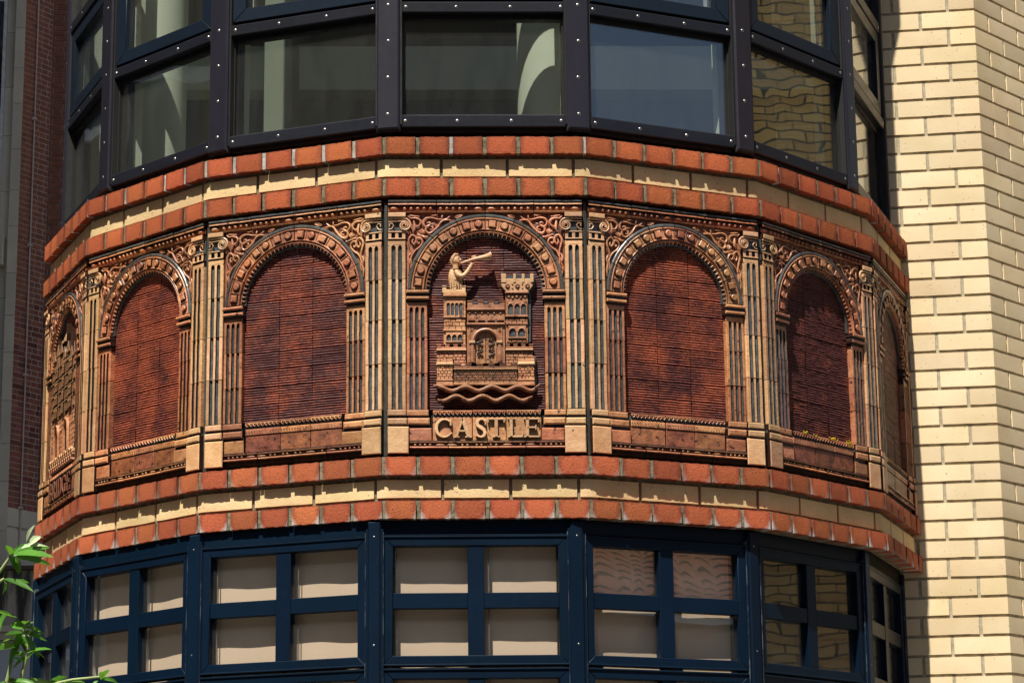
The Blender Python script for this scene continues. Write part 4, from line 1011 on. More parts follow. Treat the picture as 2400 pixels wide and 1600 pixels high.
def bridge(root):
    # castle terracotta over a rust glazed backing
    """old bridge with houses and two pointed cutwater arches above rippling water"""
    T = 'terra'; rnd = random.Random(5); mb = MB(); x0, x1 = -.180, .180
    mb.box(x0, x1, .205, .300, -.018, .000, 'rust', .001)
    courses(mb, x0, -.105, .205, .345, 8, .03, .004, T, 3); courses(mb, -.045, .045, .205, .345, 8, .03, .004, T, 4); courses(mb, .105, x1, .205, .345, 8, .03, .004, T, 5)
    courses(mb, x0, x1, .300, .350, 3, .03, .006, T, 6)
    for cx in (-.075, .075):
        arc = [(cx + .031 * math.cos(math.pi * k / 8), .285 + .042 * math.sin(math.pi * k / 8)) for k in range(9)]
        mb.tube([(cx + .031, .205, .008)] + [(a, b2, .010) for a, b2 in arc] + [(cx - .031, .205, .008)], .0055, T, 6)
        mb.prism([(cx - .03, .205), (cx + .03, .205)] + arc, -.018, .001, 'glaze', .0005)
    mb.wobble(.0008, 50, 1).build('bridge_arches', root)
    mb = MB(); x = x0 + .002; i = 0
    while x < x1 - .02:
        w_ = rnd.uniform(.042, .060); b2 = min(x + w_, x1 - .001); h = rnd.uniform(.54, .60)
        mb.box(x, b2, .350, h, -.018, .004 + .004 * (i % 2), T, .001)
        for r_ in range(4):
            z = .362 + r_ * .050; mb.box(x + .004, b2 - .004, z + .034, z + .038, 0, .014, 'buff', .001); lights(mb, x + .005, b2 - .005, z, z + .030, 3, .009 + .004 * (i % 2))
        mb.prism([(x - .001, h), (b2 + .001, h), ((x + b2) / 2, h + .045)], -.018, .010, T, .001)
        x = b2 + .001; i += 1
    mb.wobble(.0008, 50, 2).build('bridge_houses', root)
    mb = MB()
    for cx, zt in ((-.11, .665), (.02, .70), (.10, .655)):
        mb.prism([(cx - .010, .54), (cx + .010, .54), (cx + .007, .60), (cx, zt), (cx - .007, .60)], -.018, .006, 'ink', .002)
    mb.box(-.03, .04, .628, .640, -.004, .012, 'buff', .002); mb.prism([(.01, .64), (.05, .655), (.045, .625), (.01, .63)], -.004, .014, 'buff', .002); mb.build('spire', root)
    for r_ in range(4):
        mb = MB(); path = [(-.178 + .356 * i / 50, .165 + r_ * .012 + .006 * math.sin(i * 1.5 + r_ * 2), .004) for i in range(51)]; mb.tube(path, .0048, 'buff' if r_ % 2 else T, 6, flat=1.6); mb.build('water_wave', root, smooth=60)

PANEL_LABELS = {
 -3: 'terracotta relief panel lettered BRIDGE at the far left of the bay', -2: 'fiery red ribbed blank arch panel right of the one lettered BRIDGE',
 -1: 'plum brown ribbed blank arch panel directly left of the castle panel', 0: 'terracotta relief panel with a castle, a trumpeter and raised letters CASTLE',
 1: 'red brown ribbed blank arch panel directly right of the castle panel', 2: 'dark ribbed blank arch panel with yellow lichen on its sill', 3: 'shadowed narrow arch panel next to the yellow brick wall'}
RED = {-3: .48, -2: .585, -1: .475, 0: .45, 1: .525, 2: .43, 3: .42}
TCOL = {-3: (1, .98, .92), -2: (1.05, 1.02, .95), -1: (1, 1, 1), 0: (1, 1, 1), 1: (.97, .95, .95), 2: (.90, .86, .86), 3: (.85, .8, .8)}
Vp = inset(0.022)
hide_top = set()
for k in FACETS:
    (mx_, my_), an = facet(Vp, k)
    root = thing('terracotta_panel', PANEL_LABELS[k], 'relief panel', (mx_, my_, PZ), an, 'arched terracotta panels round the bay')
    rnd = random.Random(50 + k)
    for kind, lst in PT.items():
        if kind == 'sill_tile' and k in (0, -3): continue
        for i, me in enumerate(lst):
            if kind == 'ribbed_tile':
                if (i % 3, i // 3) in hide_top: continue
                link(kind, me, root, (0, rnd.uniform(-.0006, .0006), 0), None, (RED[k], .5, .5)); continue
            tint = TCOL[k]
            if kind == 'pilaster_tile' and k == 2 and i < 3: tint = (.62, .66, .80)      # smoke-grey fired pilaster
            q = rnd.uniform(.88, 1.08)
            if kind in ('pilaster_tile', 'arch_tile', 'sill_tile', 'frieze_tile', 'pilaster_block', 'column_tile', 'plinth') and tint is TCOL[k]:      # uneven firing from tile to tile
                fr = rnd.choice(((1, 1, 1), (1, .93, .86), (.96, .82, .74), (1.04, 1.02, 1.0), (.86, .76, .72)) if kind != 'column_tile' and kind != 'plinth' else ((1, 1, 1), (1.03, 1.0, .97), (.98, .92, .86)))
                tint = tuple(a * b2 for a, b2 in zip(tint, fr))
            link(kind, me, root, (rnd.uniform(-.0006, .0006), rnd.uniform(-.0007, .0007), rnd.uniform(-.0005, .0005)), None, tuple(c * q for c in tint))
    if k in (0, -3):
        for me in LB: link('letter_tile', me, root)
    if k == 0:
        castle(root); trumpeter(root)
        sp = [(552, 750), (752, 948), (975, 1115), (1112, 1308), (1332, 1508), (1505, 1690)]
        word(root, 'CASTLE', [(A5(a, 1200)[0], A5(b2, 1200)[0]) for a, b2 in sp], A5(1100, 1318)[1], A5(1100, 1108)[1])
    if k == -3:
        bridge(root)
        word(root, 'BRIDGE', [(-.172, -.118), (-.113, -.058), (-.053, -.028), (-.024, .035), (.042, .102), (.110, .165)], .052, .120, 'rust')
    # sealant strip on the left arris of the facet, standing vertically between two panels
    mb = MB(); mb.box(-S0 / 2 - .0040 + .004, -S0 / 2 + .013, -.004, .862, -.02, -.0015, 'sealant', .002); mb.wobble(.0006, 25, k); mb.build('sealant_strip', root)
    if k == 2:
        for (u_, z_, n_) in ((-.105, .150, 9), (.055, .150, 10), (.15, .149, 14), (.168, .138, 8), (-.05, .147, 4), (-.27, .80, 3)):
            mb = MB(); r2 = random.Random(int(u_ * 999) + n_)
            for _ in range(n_ * 2): mb.dome(u_ + r2.gauss(0, .010), z_ + r2.gauss(0, .003), .0028, .0022, .002, .004, 'lichen', 6, 2)
            mb.build('lichen', root, kind='stuff')
    if k == 3:
        for (u_, z_, n_) in ((-.1, .150, 6), (.0, .150, 5)):
            mb = MB(); r2 = random.Random(n_)
            for _ in range(n_): mb.dome(u_ + r2.gauss(0, .012), z_ + r2.gauss(0, .004), .0028, .0022, .002, .004, 'lichen', 6, 2)
            mb.build('lichen', root, kind='stuff')

# ---------------------------------------------------------------- upper windows
def screw_mesh():
    mb = MB(); mb.dome(0, 0, .0062, .0062, -.001, .0030, 'steel', 10, 3); mb.dome(0, 0, .0022, .0022, .0019, .0003, 'rubber', 6, 1); mb.dome(0, 0, .0075, .0075, -.001, .0012, 'rubber', 10, 2); return mb.mesh('screw', 40)
SCREW = screw_mesh()
UVt = poly(.640, -.002, .015); UH = .320
def bar_z(mb, z0, z1, w, mat='black_frame', u=.276, seg=1): mb.box(-u, u, z0, z1, -.04, w, mat, .003)
UPL = {-3: 'upper window on the far left facet, seen at a sharp slant', -2: 'upper window above the fiery red panel with a sunlit white column inside', -1: 'upper window left of the centre one, dark grey interior',
       0: 'centre upper window above the castle panel with a sunlit round column behind', 1: 'upper window mirroring plain blue sky, right of the centre one', 2: 'upper window mirroring yellow brickwork, second from the wall', 3: 'narrow slanted upper window touching the yellow brick wall'}
for k in FACETS:
    (mx_, my_), an = facet(UVt, k)
    t = thing('upper_window', UPL[k], 'window', (mx_, my_, .022), an, 'dark framed windows above the upper brick band')
    Z = .022
    mb = MB(); mb.box(-.30, .30, .000, .018, -.05, -.006, 'rubber', .001); mb.build('sill_flashing', t)
    mb = MB(); bar_z(mb, .0355 - Z, .0785 - Z, .012); o = mb.build('sill_bar', t)
    for u in (-.262, -.09, .09, .262): link('screw', SCREW, o, (u + random.uniform(-.003, .003), -.012, .057 - Z))
    mb = MB(); bar_z(mb, .4445 - Z, .4830 - Z, .012); o = mb.build('transom', t)
    for u in (-.262, -.09, .09, .262): link('screw', SCREW, o, (u + random.uniform(-.003, .003), -.012, .464 - Z))
    mb = MB(); bar_z(mb, .8400 - Z, .8820 - Z, .012); o = mb.build('transom', t)
    for u in (-.262, -.09, .09, .262): link('screw', SCREW, o, (u + random.uniform(-.003, .003), -.012, .861 - Z))
    # fixed frame (dark rebates) around the lower light
    mb = MB()
    mb.box(-.290, -.268, .0785 - Z, .4445 - Z, -.05, -.010, 'rubber', .001); mb.box(.268, .290, .0785 - Z, .4445 - Z, -.05, -.010, 'rubber', .001)
    mb.box(-.268, .268, .0785 - Z, .086 - Z, -.05, -.008, 'black_frame', .001); mb.box(-.268, .268, .428 - Z, .4445 - Z, -.05, -.014, 'rubber', .001)
    mb.box(-.290, .290, .4830 - Z, .4945 - Z, -.05, -.010, 'rubber', .001); mb.box(-.290, -.268, .882 - Z, 2.10 - Z, -.05, -.010, 'rubber', .001); mb.box(.268, .290, .882 - Z, 2.10 - Z, -.05, -.010, 'rubber', .001)
    mb.build('fixed_frame', t)
    mb = MB(); mb.box(-.268, .268, .086 - Z, .428 - Z, -.024, -.020, 'glass', .0005); mb.build('pane', t, smooth=0)
    mb = MB(); mb.box(-.268, .268, .900 - Z, 2.10 - Z, -.024, -.020, 'glass', .0005); mb.build('pane', t, smooth=0)
    # opening sash with mitred frame
    so = MB(); a0, a1, b0, b1, f = -.272, .272, .4950 - Z, .8360 - Z, .052
    for pts in ([(a0, b0), (a1, b0), (a1 - f, b0 + f * .9), (a0 + f, b0 + f * .9)], [(a1, b0), (a1, b1), (a1 - f, b1 - f * .9), (a1 - f, b0 + f * .9)],
                [(a1, b1), (a0, b1), (a0 + f, b1 - f * .9), (a1 - f, b1 - f * .9)], [(a0, b1), (a0, b0), (a0 + f, b0 + f * .9), (a0 + f, b1 - f * .9)]):
        so.prism(pts, -.05, .006, 'sash', .0022)
    o = so.build('sash', t)
    mb = MB(); mb.box(a0 + f - .002, a1 - f + .002, b0 + f * .9 - .002, b1 - f * .9 + .002, -.016, -.012, 'glass', .0005); mb.build('pane', o, smooth=0)
    mb = MB()
    for u in (a0 + f + .006, a1 - f - .018): mb.box(u, u + .004, b0 + f * .9, b1 - f * .9, -.05, -.030, 'paint_white', .001); mb.box(u + .008, u + .010, b0 + f * .9, b1 - f * .9, -.05, -.030, 'steel', .0005)
    mb.build('inner_bead', o)
    # mullion at the left arris (and the last right one)
    ends = [k] + ([4] if k == 3 else [])
    for e in ends:
        v = UVt(e); lo = Vector((v.x - mx_, v.y - my_)); ca, sa = math.cos(-an), math.sin(-an)
        lx, ly = lo.x * ca - lo.y * sa, lo.x * sa + lo.y * ca
        mb = MB(); mb.box(-.039, .039, .028 - Z, 2.10 - Z, -.085, .013, 'mullion', .006); mb.box(-.046, .046, .045 - Z, 2.10 - Z, -.05, .002, 'rubber', .001)
        mb.box(-.041, .041, .022 - Z, .040 - Z, -.05, .006, 'rubber', .002)
        o = mb.build('mullion', t); o.location = (lx, ly, 0); o.rotation_euler = (0, 0, -AN / 2 if e == k else AN / 2)
        for z in (.085, .215, .345, .475, .605, .735, .865): link('screw', SCREW, o, (random.uniform(-.002, .002), -.013, z - Z - .004))
        mb = MB(); mb.box(-.030, .030, .022 - Z, 2.10 - Z, -.125, -.088, 'white_in', .002); q = mb.build('inner_post', t); q.location = (lx, ly, 0); q.rotation_euler = o.rotation_euler

# round white columns and reveals inside
def column(x, y, r, label):
    t = thing('round_column', label, 'column', (x, y, .022)); mb = MB(); n = 40; vs = []; fs = []
    for z in (0.0, 2.06):
        for i in range(n): vs.append((r * math.cos(2 * math.pi * i / n), r * math.sin(2 * math.pi * i / n), z))
    for i in range(n): fs.append((i, (i + 1) % n, n + (i + 1) % n, n + i))
    mb.add(vs, fs, 'white_in'); mb.build('shaft', t, smooth=60)
    mb = MB(); vs = []; fs = []
    for z, rr in ((0.0, r + .012), (.03, r + .012), (.034, r + .002)):
        for i in range(n): vs.append((rr * math.cos(2 * math.pi * i / n), rr * math.sin(2 * math.pi * i / n), z))
    for j in range(2):
        for i in range(n): fs.append((j * n + i, j * n + (i + 1) % n, (j + 1) * n + (i + 1) % n, (j + 1) * n + i))
    mb.add(vs, fs, 'white_in'); mb.build('collar', t, smooth=40)
column(.252, .305, .130, 'white round column behind the centre upper window')
column(-1.212, .95, .110, 'white round column behind the upper window above the fiery red panel')

# ---------------------------------------------------------------- lower windows
LVt = poly(.6525, -.0395, .026)
LOL = {-3: 'lower navy window on the far left facet with dark empty panes', -2: 'lower navy four-pane window under the fiery red panel, blind behind', -1: 'lower navy four-pane window left of the centre one, beige blind behind',
       0: 'centre lower navy four-pane window below the word CASTLE', 1: 'lower navy four-pane window mirroring clay roof tiles, right of the centre one', 2: 'lower dark window mirroring yellow bricks in its left panes', 3: 'narrow slanted lower window in shade by the yellow wall'}
LZ = -3.0
for k in FACETS:
    (mx_, my_), an = facet(LVt, k)
    t = thing('lower_window', LOL[k], 'window', (mx_, my_, LZ), an, 'navy framed windows below the lower brick band')
    mb = MB(); mb.box(-.315, .315, -1.3425 - LZ, -1.295 - LZ, -.05, -.004, 'navy', .002); mb.box(-.315, .315, -1.3455 - LZ, -1.3425 - LZ, -.05, .004, 'navy', .001); mb.build('fascia', t)
    for (zt, zb) in ((-1.347, -1.7665), (-1.7745, -2.20), (-2.208, -2.9)):
        H = zt - zb; f = .033; a0, a1 = -.301, .301; b0, b1 = zb - LZ, zt - LZ
        mb = MB()
        for pts in ([(a0, b0), (a1, b0), (a1 - f, b0 + f), (a0 + f, b0 + f)], [(a1, b0), (a1, b1), (a1 - f, b1 - f), (a1 - f, b0 + f)], [(a1, b1), (a0, b1), (a0 + f, b1 - f), (a1 - f, b1 - f)], [(a0, b1), (a0, b0), (a0 + f, b0 + f), (a0 + f, b1 - f)]):
            mb.prism(pts, -.035, .006, 'navy', .002)
        # raised outer bead
        for q in ((a0, a1, b0, b0 + .006), (a0, a1, b1 - .006, b1), (a0, a0 + .006, b0 + .006, b1 - .006), (a1 - .006, a1, b0 + .006, b1 - .006)): mb.box(*q, 0, .010, 'navy', .0015)
        o = mb.build('sash', t)
        zm = (b0 + b1) / 2
        mb = MB(); mb.box(-.0265, .0265, b0 + f, b1 - f, -.03, .003, 'navy', .0015); mb.build('muntin', o)
        mb = MB(); mb.box(a0 + f, -.0265, zm - .025, zm + .025, -.03, .0015, 'navy', .0015); mb.box(.0265, a1 - f, zm - .025, zm + .025, -.03, .0015, 'navy', .0015); mb.build('glazing_bar', o)
        for (x0, x1) in ((a0 + f - .002, -.0262), (.0262, a1 - f + .002)):
            for (z0, z1) in ((b0 + f - .002, zm - .0248), (zm + .0248, b1 - f + .002)):
                mb = MB(); mb.box(x0, x1, z0, z1, -.020, -.017, 'glass_low', .0005); mb.build('pane', o, smooth=0)
        mb = MB()
        for x in (a0 + f + .010, .040): mb.box(x, x + .0035, b0 + f, b1 - f, -.034, -.024, 'steel', .0005)
        mb.build('spacer', o)
    for e in [k] + ([4] if k == 3 else []):
        v = LVt(e); lo = Vector((v.x - mx_, v.y - my_)); ca, sa = math.cos(-an), math.sin(-an); lx, ly = lo.x * ca - lo.y * sa, lo.x * sa + lo.y * ca
        mb = MB(); mb.box(-.0215, .0215, 0, -1.30 - LZ, -.06, .012, 'navy', .005); mb.box(-.029, .029, 0, -1.325 - LZ, -.06, .006, 'navy', .001)
        for q in (-.0305, .0292): mb.box(q, q + .0013, .35, -1.335 - LZ, -.01, .0072, 'paint_worn', .0003)
        o = mb.build('mullion', t); o.location = (lx, ly, 0); o.rotation_euler = (0, 0, -AN / 2 if e == k else AN / 2)
        for z in (-1.35, -1.70, -2.0): link('screw', SCREW, o, (.0, -.0115, z - LZ)).scale = (.6, .6, .6)
    if k not in (-3, 2, 3):
        b = thing('roller_blind', {-2: 'beige blind behind the window under the fiery red panel', -1: 'beige blind behind the lower window left of centre', 0: 'beige blind behind the centre lower window', 1: 'beige blind behind the lower window mirroring roof tiles', 2: 'dim beige blind behind the lower window mirroring yellow bricks', 3: 'shaded beige blind behind the narrow lower window by the wall'}[k],
                  'blind', (mx_ - math.sin(an) * .050, my_ + math.cos(an) * .050, LZ), an, 'beige blinds behind the lower windows')
        mb = MB(); u1 = .262; n = 14; vs = []; fs = []
        for i in range(n + 1):
            x = -u1 + 2 * u1 * i / n; y = .0016 * math.sin(i * (.45 + .13 * (k % 3)) + k * 1.7) + .0007 * math.sin(i * 1.3 + k * 2.1)
            for z in (-2.2, -1.95, -1.7, -1.45, -1.33): vs.append((x, y + .0012 * math.sin(z * 9 + i * .3 + k), z - LZ))
        for i in range(n):
            for j in range(4): a = i * 5 + j; fs.append((a, a + 5, a + 6, a + 1))
        mb.add(vs, fs, 'blind'); o = mb.build('fabric', b, smooth=60); 
        mb = MB(); mb.box(-u1, u1, -1.345 - LZ, -1.325 - LZ, -.010, .004, 'paint_white', .003); mb.build('roller', b)

# ---------------------------------------------------------------- yellow brick wall on the right
WX, WY = 1.97377, 1.27800; B1, B2 = -0.17604, 0.79858; WP = .0730; WZ0 = .95316; WBH = .0612
d1 = Vector((math.cos(B1), math.sin(B1))); d2 = Vector((math.cos(B2), math.sin(B2))); Wc = Vector((WX, WY))
def wpt(s): return Wc + (d1 * s if s < 0 else d2 * s)
def wpath(a, b_): return [wpt(a)] + ([Wc.copy()] if a < -1e-6 and b_ > 1e-6 else []) + [wpt(b_)]
wall = thing('yellow_brick_wall', 'tall yellow brick wall with an obtuse corner, right of the rounded bay', 'wall', (WX, WY, GR))
ST, HD, G_ = .206, .098, .0125
n_b = 0; rest = MB()
for j in range(-22, 44):
    zb = WZ0 - WP * j; z0, z1 = zb, zb + WBH
    odd = j % 2
    l = ST if odd else HD; r_ = HD if odd else ST
    spans = [(-l, r_)]
    s = -l - G_
    while s > -.78: spans.append((max(s - ST, -.80), s)); s -= ST + G_
    s = r_ + G_
    while s < .60: spans.append((s, s + ST)); s += ST + G_
    for q, (a, b_) in enumerate(spans):
        mb = bent_brick(wpath(a, b_), z0 - GR, z1 - GR, .05, 'yellow', j * 17 + q, rag=.0012, soft=.0007, rows=2)
        mb.v = [(x - WX, y - WY, z) for x, y, z in mb.v]
        if n_b < 300 and -7 <= j: mb.build('brick', wall, smooth=50); n_b += 1
        else: rest.add(mb.v, mb.f, 'yellow')
rest.build('brick_courses', wall, smooth=50, kind='stuff', label='the remaining yellow brick courses of the wall')
mb = MB(); n1 = Vector((d1.y, -d1.x)); n2 = Vector((d2.y, -d2.x))
a = wpt(-.80) - n1 * .0062 - Wc; c_ = wpt(1.2) - n2 * .0062 - Wc
# inner corner point of the recessed mortar face
bis = (n1 + n2).normalized(); cc = -bis * (.0062 / bis.dot(n1)); a2 = wpt(-.80) - n1 * .30 - Wc; c2 = wpt(1.2) - n2 * .30 - Wc
pts = [a, cc, c_, c2, -bis * .34, a2]; vs = [(p_.x, p_.y, 0) for p_ in pts] + [(p_.x, p_.y, 2.6 - GR) for p_ in pts]; n = 6
mb.add(vs, [tuple(range(n))[::-1], tuple(range(n, 2 * n))] + [(i, (i + 1) % n, n + (i + 1) % n, n + i) for i in range(n)], 'mortar_yellow'); mb.build('mortar', wall, smooth=0)

# ---------------------------------------------------------------- left background building (about 30 m away, in shade)
BY = 23.0
bb = thing('background_building', 'dark red brick building with pale stone dressings in shade behind the bay', 'building', (-5.35, BY, GR))
BX = -5.24                                         # x of the re-entrant corner
obl = Vector((-.29, -.42)).normalized(); OL = .50     # oblique return, running left and towards the street
def bp(s):   # plan along the brick face: s<0 oblique return, s>0 flat wall facing the street
    c0 = Vector((BX, BY)); return c0 - obl * s if s >= 0 and False else (c0 + obl * (-s) if s < 0 else c0 + Vector((s, 0)))
ZBR = 2.60
mb = MB()
pts = [bp(-OL), bp(0), bp(3.0), Vector((BX + 3, BY + 1)), Vector((BX - .4, BY + 1)), bp(-OL) + Vector((-.02, .6))]
pts[0] += Vector((.0, .015)); pts[1] += Vector((.006, .015)); pts[2] += Vector((0, .015))
vs = [(p_.x + 5.35, p_.y - BY, ZBR - GR) for p_ in pts] + [(p_.x + 5.35, p_.y - BY, 13 - GR) for p_ in pts]; n = 6
mb.add(vs, [tuple(range(n))[::-1], tuple(range(n, 2 * n))] + [(i, (i + 1) % n, n + (i + 1) % n, n + i) for i in range(n)], 'dmortar'); mb.build('mortar', bb, smooth=0)
cnt = 0; rest = MB(); rnd = random.Random(3)
for j in range(0, 104):
    z0 = ZBR + .004 + j * .0722
    spans = []
    s = -OL + (-.02 if j % 2 else .0); q = j
    while s < .62:
        w_ = .225 if (q % 3 != 1) else .112
        if j % 2 == 0: w_ = .225 if q % 2 else .112
        q += 1; a, b_ = s, s + w_ - .012; s += w_
        if a < -OL: a = -OL
        if a < 0 < b_:
            if -a > .01: spans.append((a, -.002))
            if b_ > .01: spans.append((.004, b_))
        else: spans.append((a, b_))
    for a, b_ in spans:
        if b_ - a < .007: continue
        P0, P1 = bp(a), bp(b_); o2 = Vector((5.35, -BY)); mb = bent_brick([P0 + o2, P1 + o2], z0 - GR, z0 + .0605 - GR, .03, 'dbrick', cnt, rag=.001, soft=.001, rows=1)
        if cnt < 296 and rnd.random() < .62: mb.build('brick', bb, smooth=0)
        else: rest.add(mb.v, mb.f, 'dbrick')
        cnt += 1
rest.build('brick_courses', bb, smooth=0, kind='stuff', label='the remaining dark brick courses')
def bbox(nm, x0, x1, y0, y1, z0, z1, mat, par=bb, smooth=0):
    mb = MB(); mb.cube((x0 + 5.35, y0 - BY, z0 - GR), (x1 + 5.35, y1 - BY, z1 - GR), mat); return mb.build(nm, par, smooth=smooth)
e_ = bp(-OL)                                         # left end of the brick return
# pale quoin strip, window surround, sill
z = -1.0; i = 0
while z < 12.4:
    h = (.62, .48, .55)[i % 3]; bbox('stone_block', e_.x - .125, e_.x - .002, e_.y - .02, e_.y + .6, z + .003, z + h - .003, 'stone'); z += h; i += 1
z = -1.0
while z < 12.4:
    h = (.75, .66)[i % 2]; bbox('stone_block', e_.x - 1.4 , e_.x - .128, e_.y + .08 if True else 0, e_.y + .65, z + .003, z + h - .003, 'stone'); z += h; i += 1
# conduit on the brick return
cq = bp(-.27); mb = MB(); mb.tube([(cq.x + 5.35, 0.9 - GR, -(cq.y - .03 - BY)), (cq.x + 5.35, 13 - GR, -(cq.y - .03 - BY))], .011, 'dmortar', 8)
for z in (2.6, 4.3, 6.0, 7.7, 9.4): mb.box(cq.x + 5.35 - .03, cq.x + 5.35 + .03, z - GR, z + .03 - GR, -(cq.y - BY), -(cq.y - .06 - BY), 'dmortar', .002)
mb.build('conduit', bb, smooth=40)
# stone below the brickwork with a string course
z = .95
P = [bp(-OL), bp(0), bp(3)]
def lband(nm, z0, z1, proud, mat):
    mb = MB(); q = [p_ + Vector((0, -proud)) for p_ in P]; ql = [q[0] + Vector((-1.4, 0))] + q if proud > .04 else q
    ql = q; back = [Vector((ql[-1].x, BY + .7)), Vector((ql[0].x, BY + .7))]; pl = ql + back; n = len(pl)
    vs = [(p_.x + 5.35, p_.y - BY, z0 - GR) for p_ in pl] + [(p_.x + 5.35, p_.y - BY, z1 - GR) for p_ in pl]
    mb.add(vs, [tuple(range(n))[::-1], tuple(range(n, 2 * n))] + [(i, (i + 1) % n, n + (i + 1) % n, n + i) for i in range(n)], mat); return mb.build(nm, bb, smooth=0)
lband('stone_course', 2.37, 2.597, .012, 'stone'); lband('string_course', 2.34, 2.367, -.01, 'dmortar'); lband('stone_course', 1.72, 2.337, .006, 'stone')
bbox('parapet', -7.2, -3.2, BY - .62, BY + .1, 1.10, 1.78, 'stained'); bbox('coping', -7.25, -3.15, BY - .68, BY + .1, 1.785, 1.83, 'facade')
bbox('cornice', -7.25, -3.15, BY - .70, BY + .1, 1.02, 1.095, 'stone'); bbox('cornice', -7.2, -3.2, BY - .64, BY + .1, .93, 1.017, 'stone')
bbox('grey_wall', -7.2, -3.2, BY - .55, BY + .1, -.02, .925, 'grey_wall'); bbox('ledge', -7.2, -3.2, BY - .60, BY + .1, -.10, -.023, 'facade')
bbox('shop_opening', -7.2, -3.2, BY - .40, BY + .1, -4.2, -.103, 'room')
# sash window at the far left edge
wf = bbox('window_frame', e_.x - .50, e_.x - .250, e_.y + .02, e_.y + .075, 6.25, 9.35, 'paint_white')
for (z0, z1) in ((6.32, 7.72), (7.80, 9.28)): bbox('pane', e_.x - .50, e_.x - .290, e_.y + .012, e_.y + .016, z0, z1, 'bgglass', wf)
bbox('window_sill', e_.x - 1.0, e_.x - .17, e_.y - .10, e_.y + .075, 5.70, 6.10, 'stone'); bbox('window_head', e_.x - 1.0, e_.x - .135, e_.y - .06, e_.y + .075, 9.42, 10.0, 'stone')

# tall unseen block, added on the left to keep the background building in shade
tb = thing('shade_block', 'tall unseen brown block added on the left to shade the background building', 'building', (-13, 15, GR))
mb = MB(); mb.cube((-5, -19, 0), (4.0, 6.4, 36), 'facade'); mb.build('wall', tb, smooth=0)
for r_ in range(9):
    for c_ in range(-4, 5):
        mb = MB(); mb.cube((4.0, -6.8 + c_ * 2.6, 2 + r_ * 3.4), (4.04, -5.3 + c_ * 2.6, 4.1 + r_ * 3.4), 'paint_white'); o = mb.build('window_frame', tb, smooth=0)
        mb = MB(); mb.cube((4.041, -6.7 + c_ * 2.6, 2.1 + r_ * 3.4), (4.05, -5.4 + c_ * 2.6, 4.0 + r_ * 3.4), 'bgglass'); mb.build('pane', o, smooth=0)

# ---------------------------------------------------------------- street and what the panes mirror
mb = MB(); mb.cube((-300, -300, GR - .3), (300, 300, GR - .12), 'asphalt'); o = mb.build('road', smooth=0); o['kind'] = 'structure'
mb = MB(); mb.cube((-60, -3.2, GR - .118), (60, 40, GR), 'paving'); o = mb.build('pavement', smooth=0); o['kind'] = 'structure'
def block(name, label, x0, x1, y0, y1, h, mat, face, nw, nr, wmat='bgglass', lit=None):
    t = thing(name, label, 'building', ((x0 + x1) / 2, (y0 + y1) / 2, GR - .12)); ox, oy = t.location.x, t.location.y
    mb = MB(); mb.cube((x0 - ox, y0 - oy, 0), (x1 - ox, y1 - oy, h), mat); mb.build('wall', t, smooth=0)
    for r_ in range(nr):
        for c_ in range(nw):
            z0 = 1.2 + r_ * (h - 1) / nr; z1 = z0 + (h - 1) / nr * .6
            if face == 'y': w_ = (x1 - x0) / nw; a = x0 + w_ * (c_ + .25); lo, hi = (a - ox, y1 - oy, z0), (a + w_ * .5 - ox, y1 - oy + .05, z1)
            else: w_ = (y1 - y0) / nw; a = y0 + w_ * (c_ + .25); lo, hi = (x0 - .05 - ox, a - oy, z0), (x0 - ox, a + w_ * .5 - oy, z1)
            mb = MB(); mb.cube(lo, hi, wmat); mb.build('window', t, smooth=0)
    return t
block('opposite_building', 'old brown building across the street, behind the viewer', -52, 3.2, -30, -22, 19, 'facade', 'y', 6, 4)
hs_ = block('tiled_house', 'low house with a clay tiled roof across the street to the right', 18.4, 40, -27, -17, 6.1, 'facade', 'y', 5, 1)
block('sky_screen_block', 'low unseen brown block added to keep mirrored sky out of the lower panes', 3.5, 18.0, -27, -17, 8.2, 'facade', 'y', 4, 2)  # unseen, added so the lower panes mirror dark brown instead of sky
mb = MB()      # pantiled roof slope: courses of rounded tiles
for r_ in range(20):
    for c_ in range(52):
        x = 18.2 + c_ * .42 - hs_.location.x; y = -16.6 - r_ * .36 - hs_.location.y; z = 6.1 + r_ * .17
        vs = []; n = 5
        for i in range(n + 1):
            a = math.pi * i / n; vs += [(x + .21 - .21 * math.cos(a), y + .02, z + .09 * math.sin(a)), (x + .21 - .21 * math.cos(a), y - .40, z + .09 * math.sin(a) + .17)]
        mb.add(vs, [(2 * i, 2 * i + 1, 2 * i + 3, 2 * i + 2) for i in range(n)], 'roof_tile')
mb.build('roof_tiles', hs_, smooth=60, kind='stuff')
# far yellow brick block, mirrored in the right-hand windows
fy = thing('far_yellow_block', 'yellow brick building down the street to the right, out of frame', 'building', (17, 0, GR - .12))
me = bpy.data.meshes.new('wall'); y0, y1, hh = -7.5, 4.30, 22.0
me.from_pydata([(0, y1, 0), (0, y0, 0), (0, y0, hh), (0, y1, hh), (8, y1, 0), (8, y0, 0), (8, y0, hh), (8, y1, hh)], [], [(0, 1, 2, 3)[::-1], (4, 0, 3, 7)[::-1], (1, 5, 6, 2)[::-1], (3, 2, 6, 7)[::-1], (5, 4, 7, 6)[::-1]])
uvl = me.uv_layers.new(name='UVMap')
for lp in me.loops:
    v = me.vertices[lp.vertex_index].co; uvl.data[lp.index].uv = (v.x + v.y, v.z)
me.materials.append(MT['far_brick']); link('wall', me, fy)

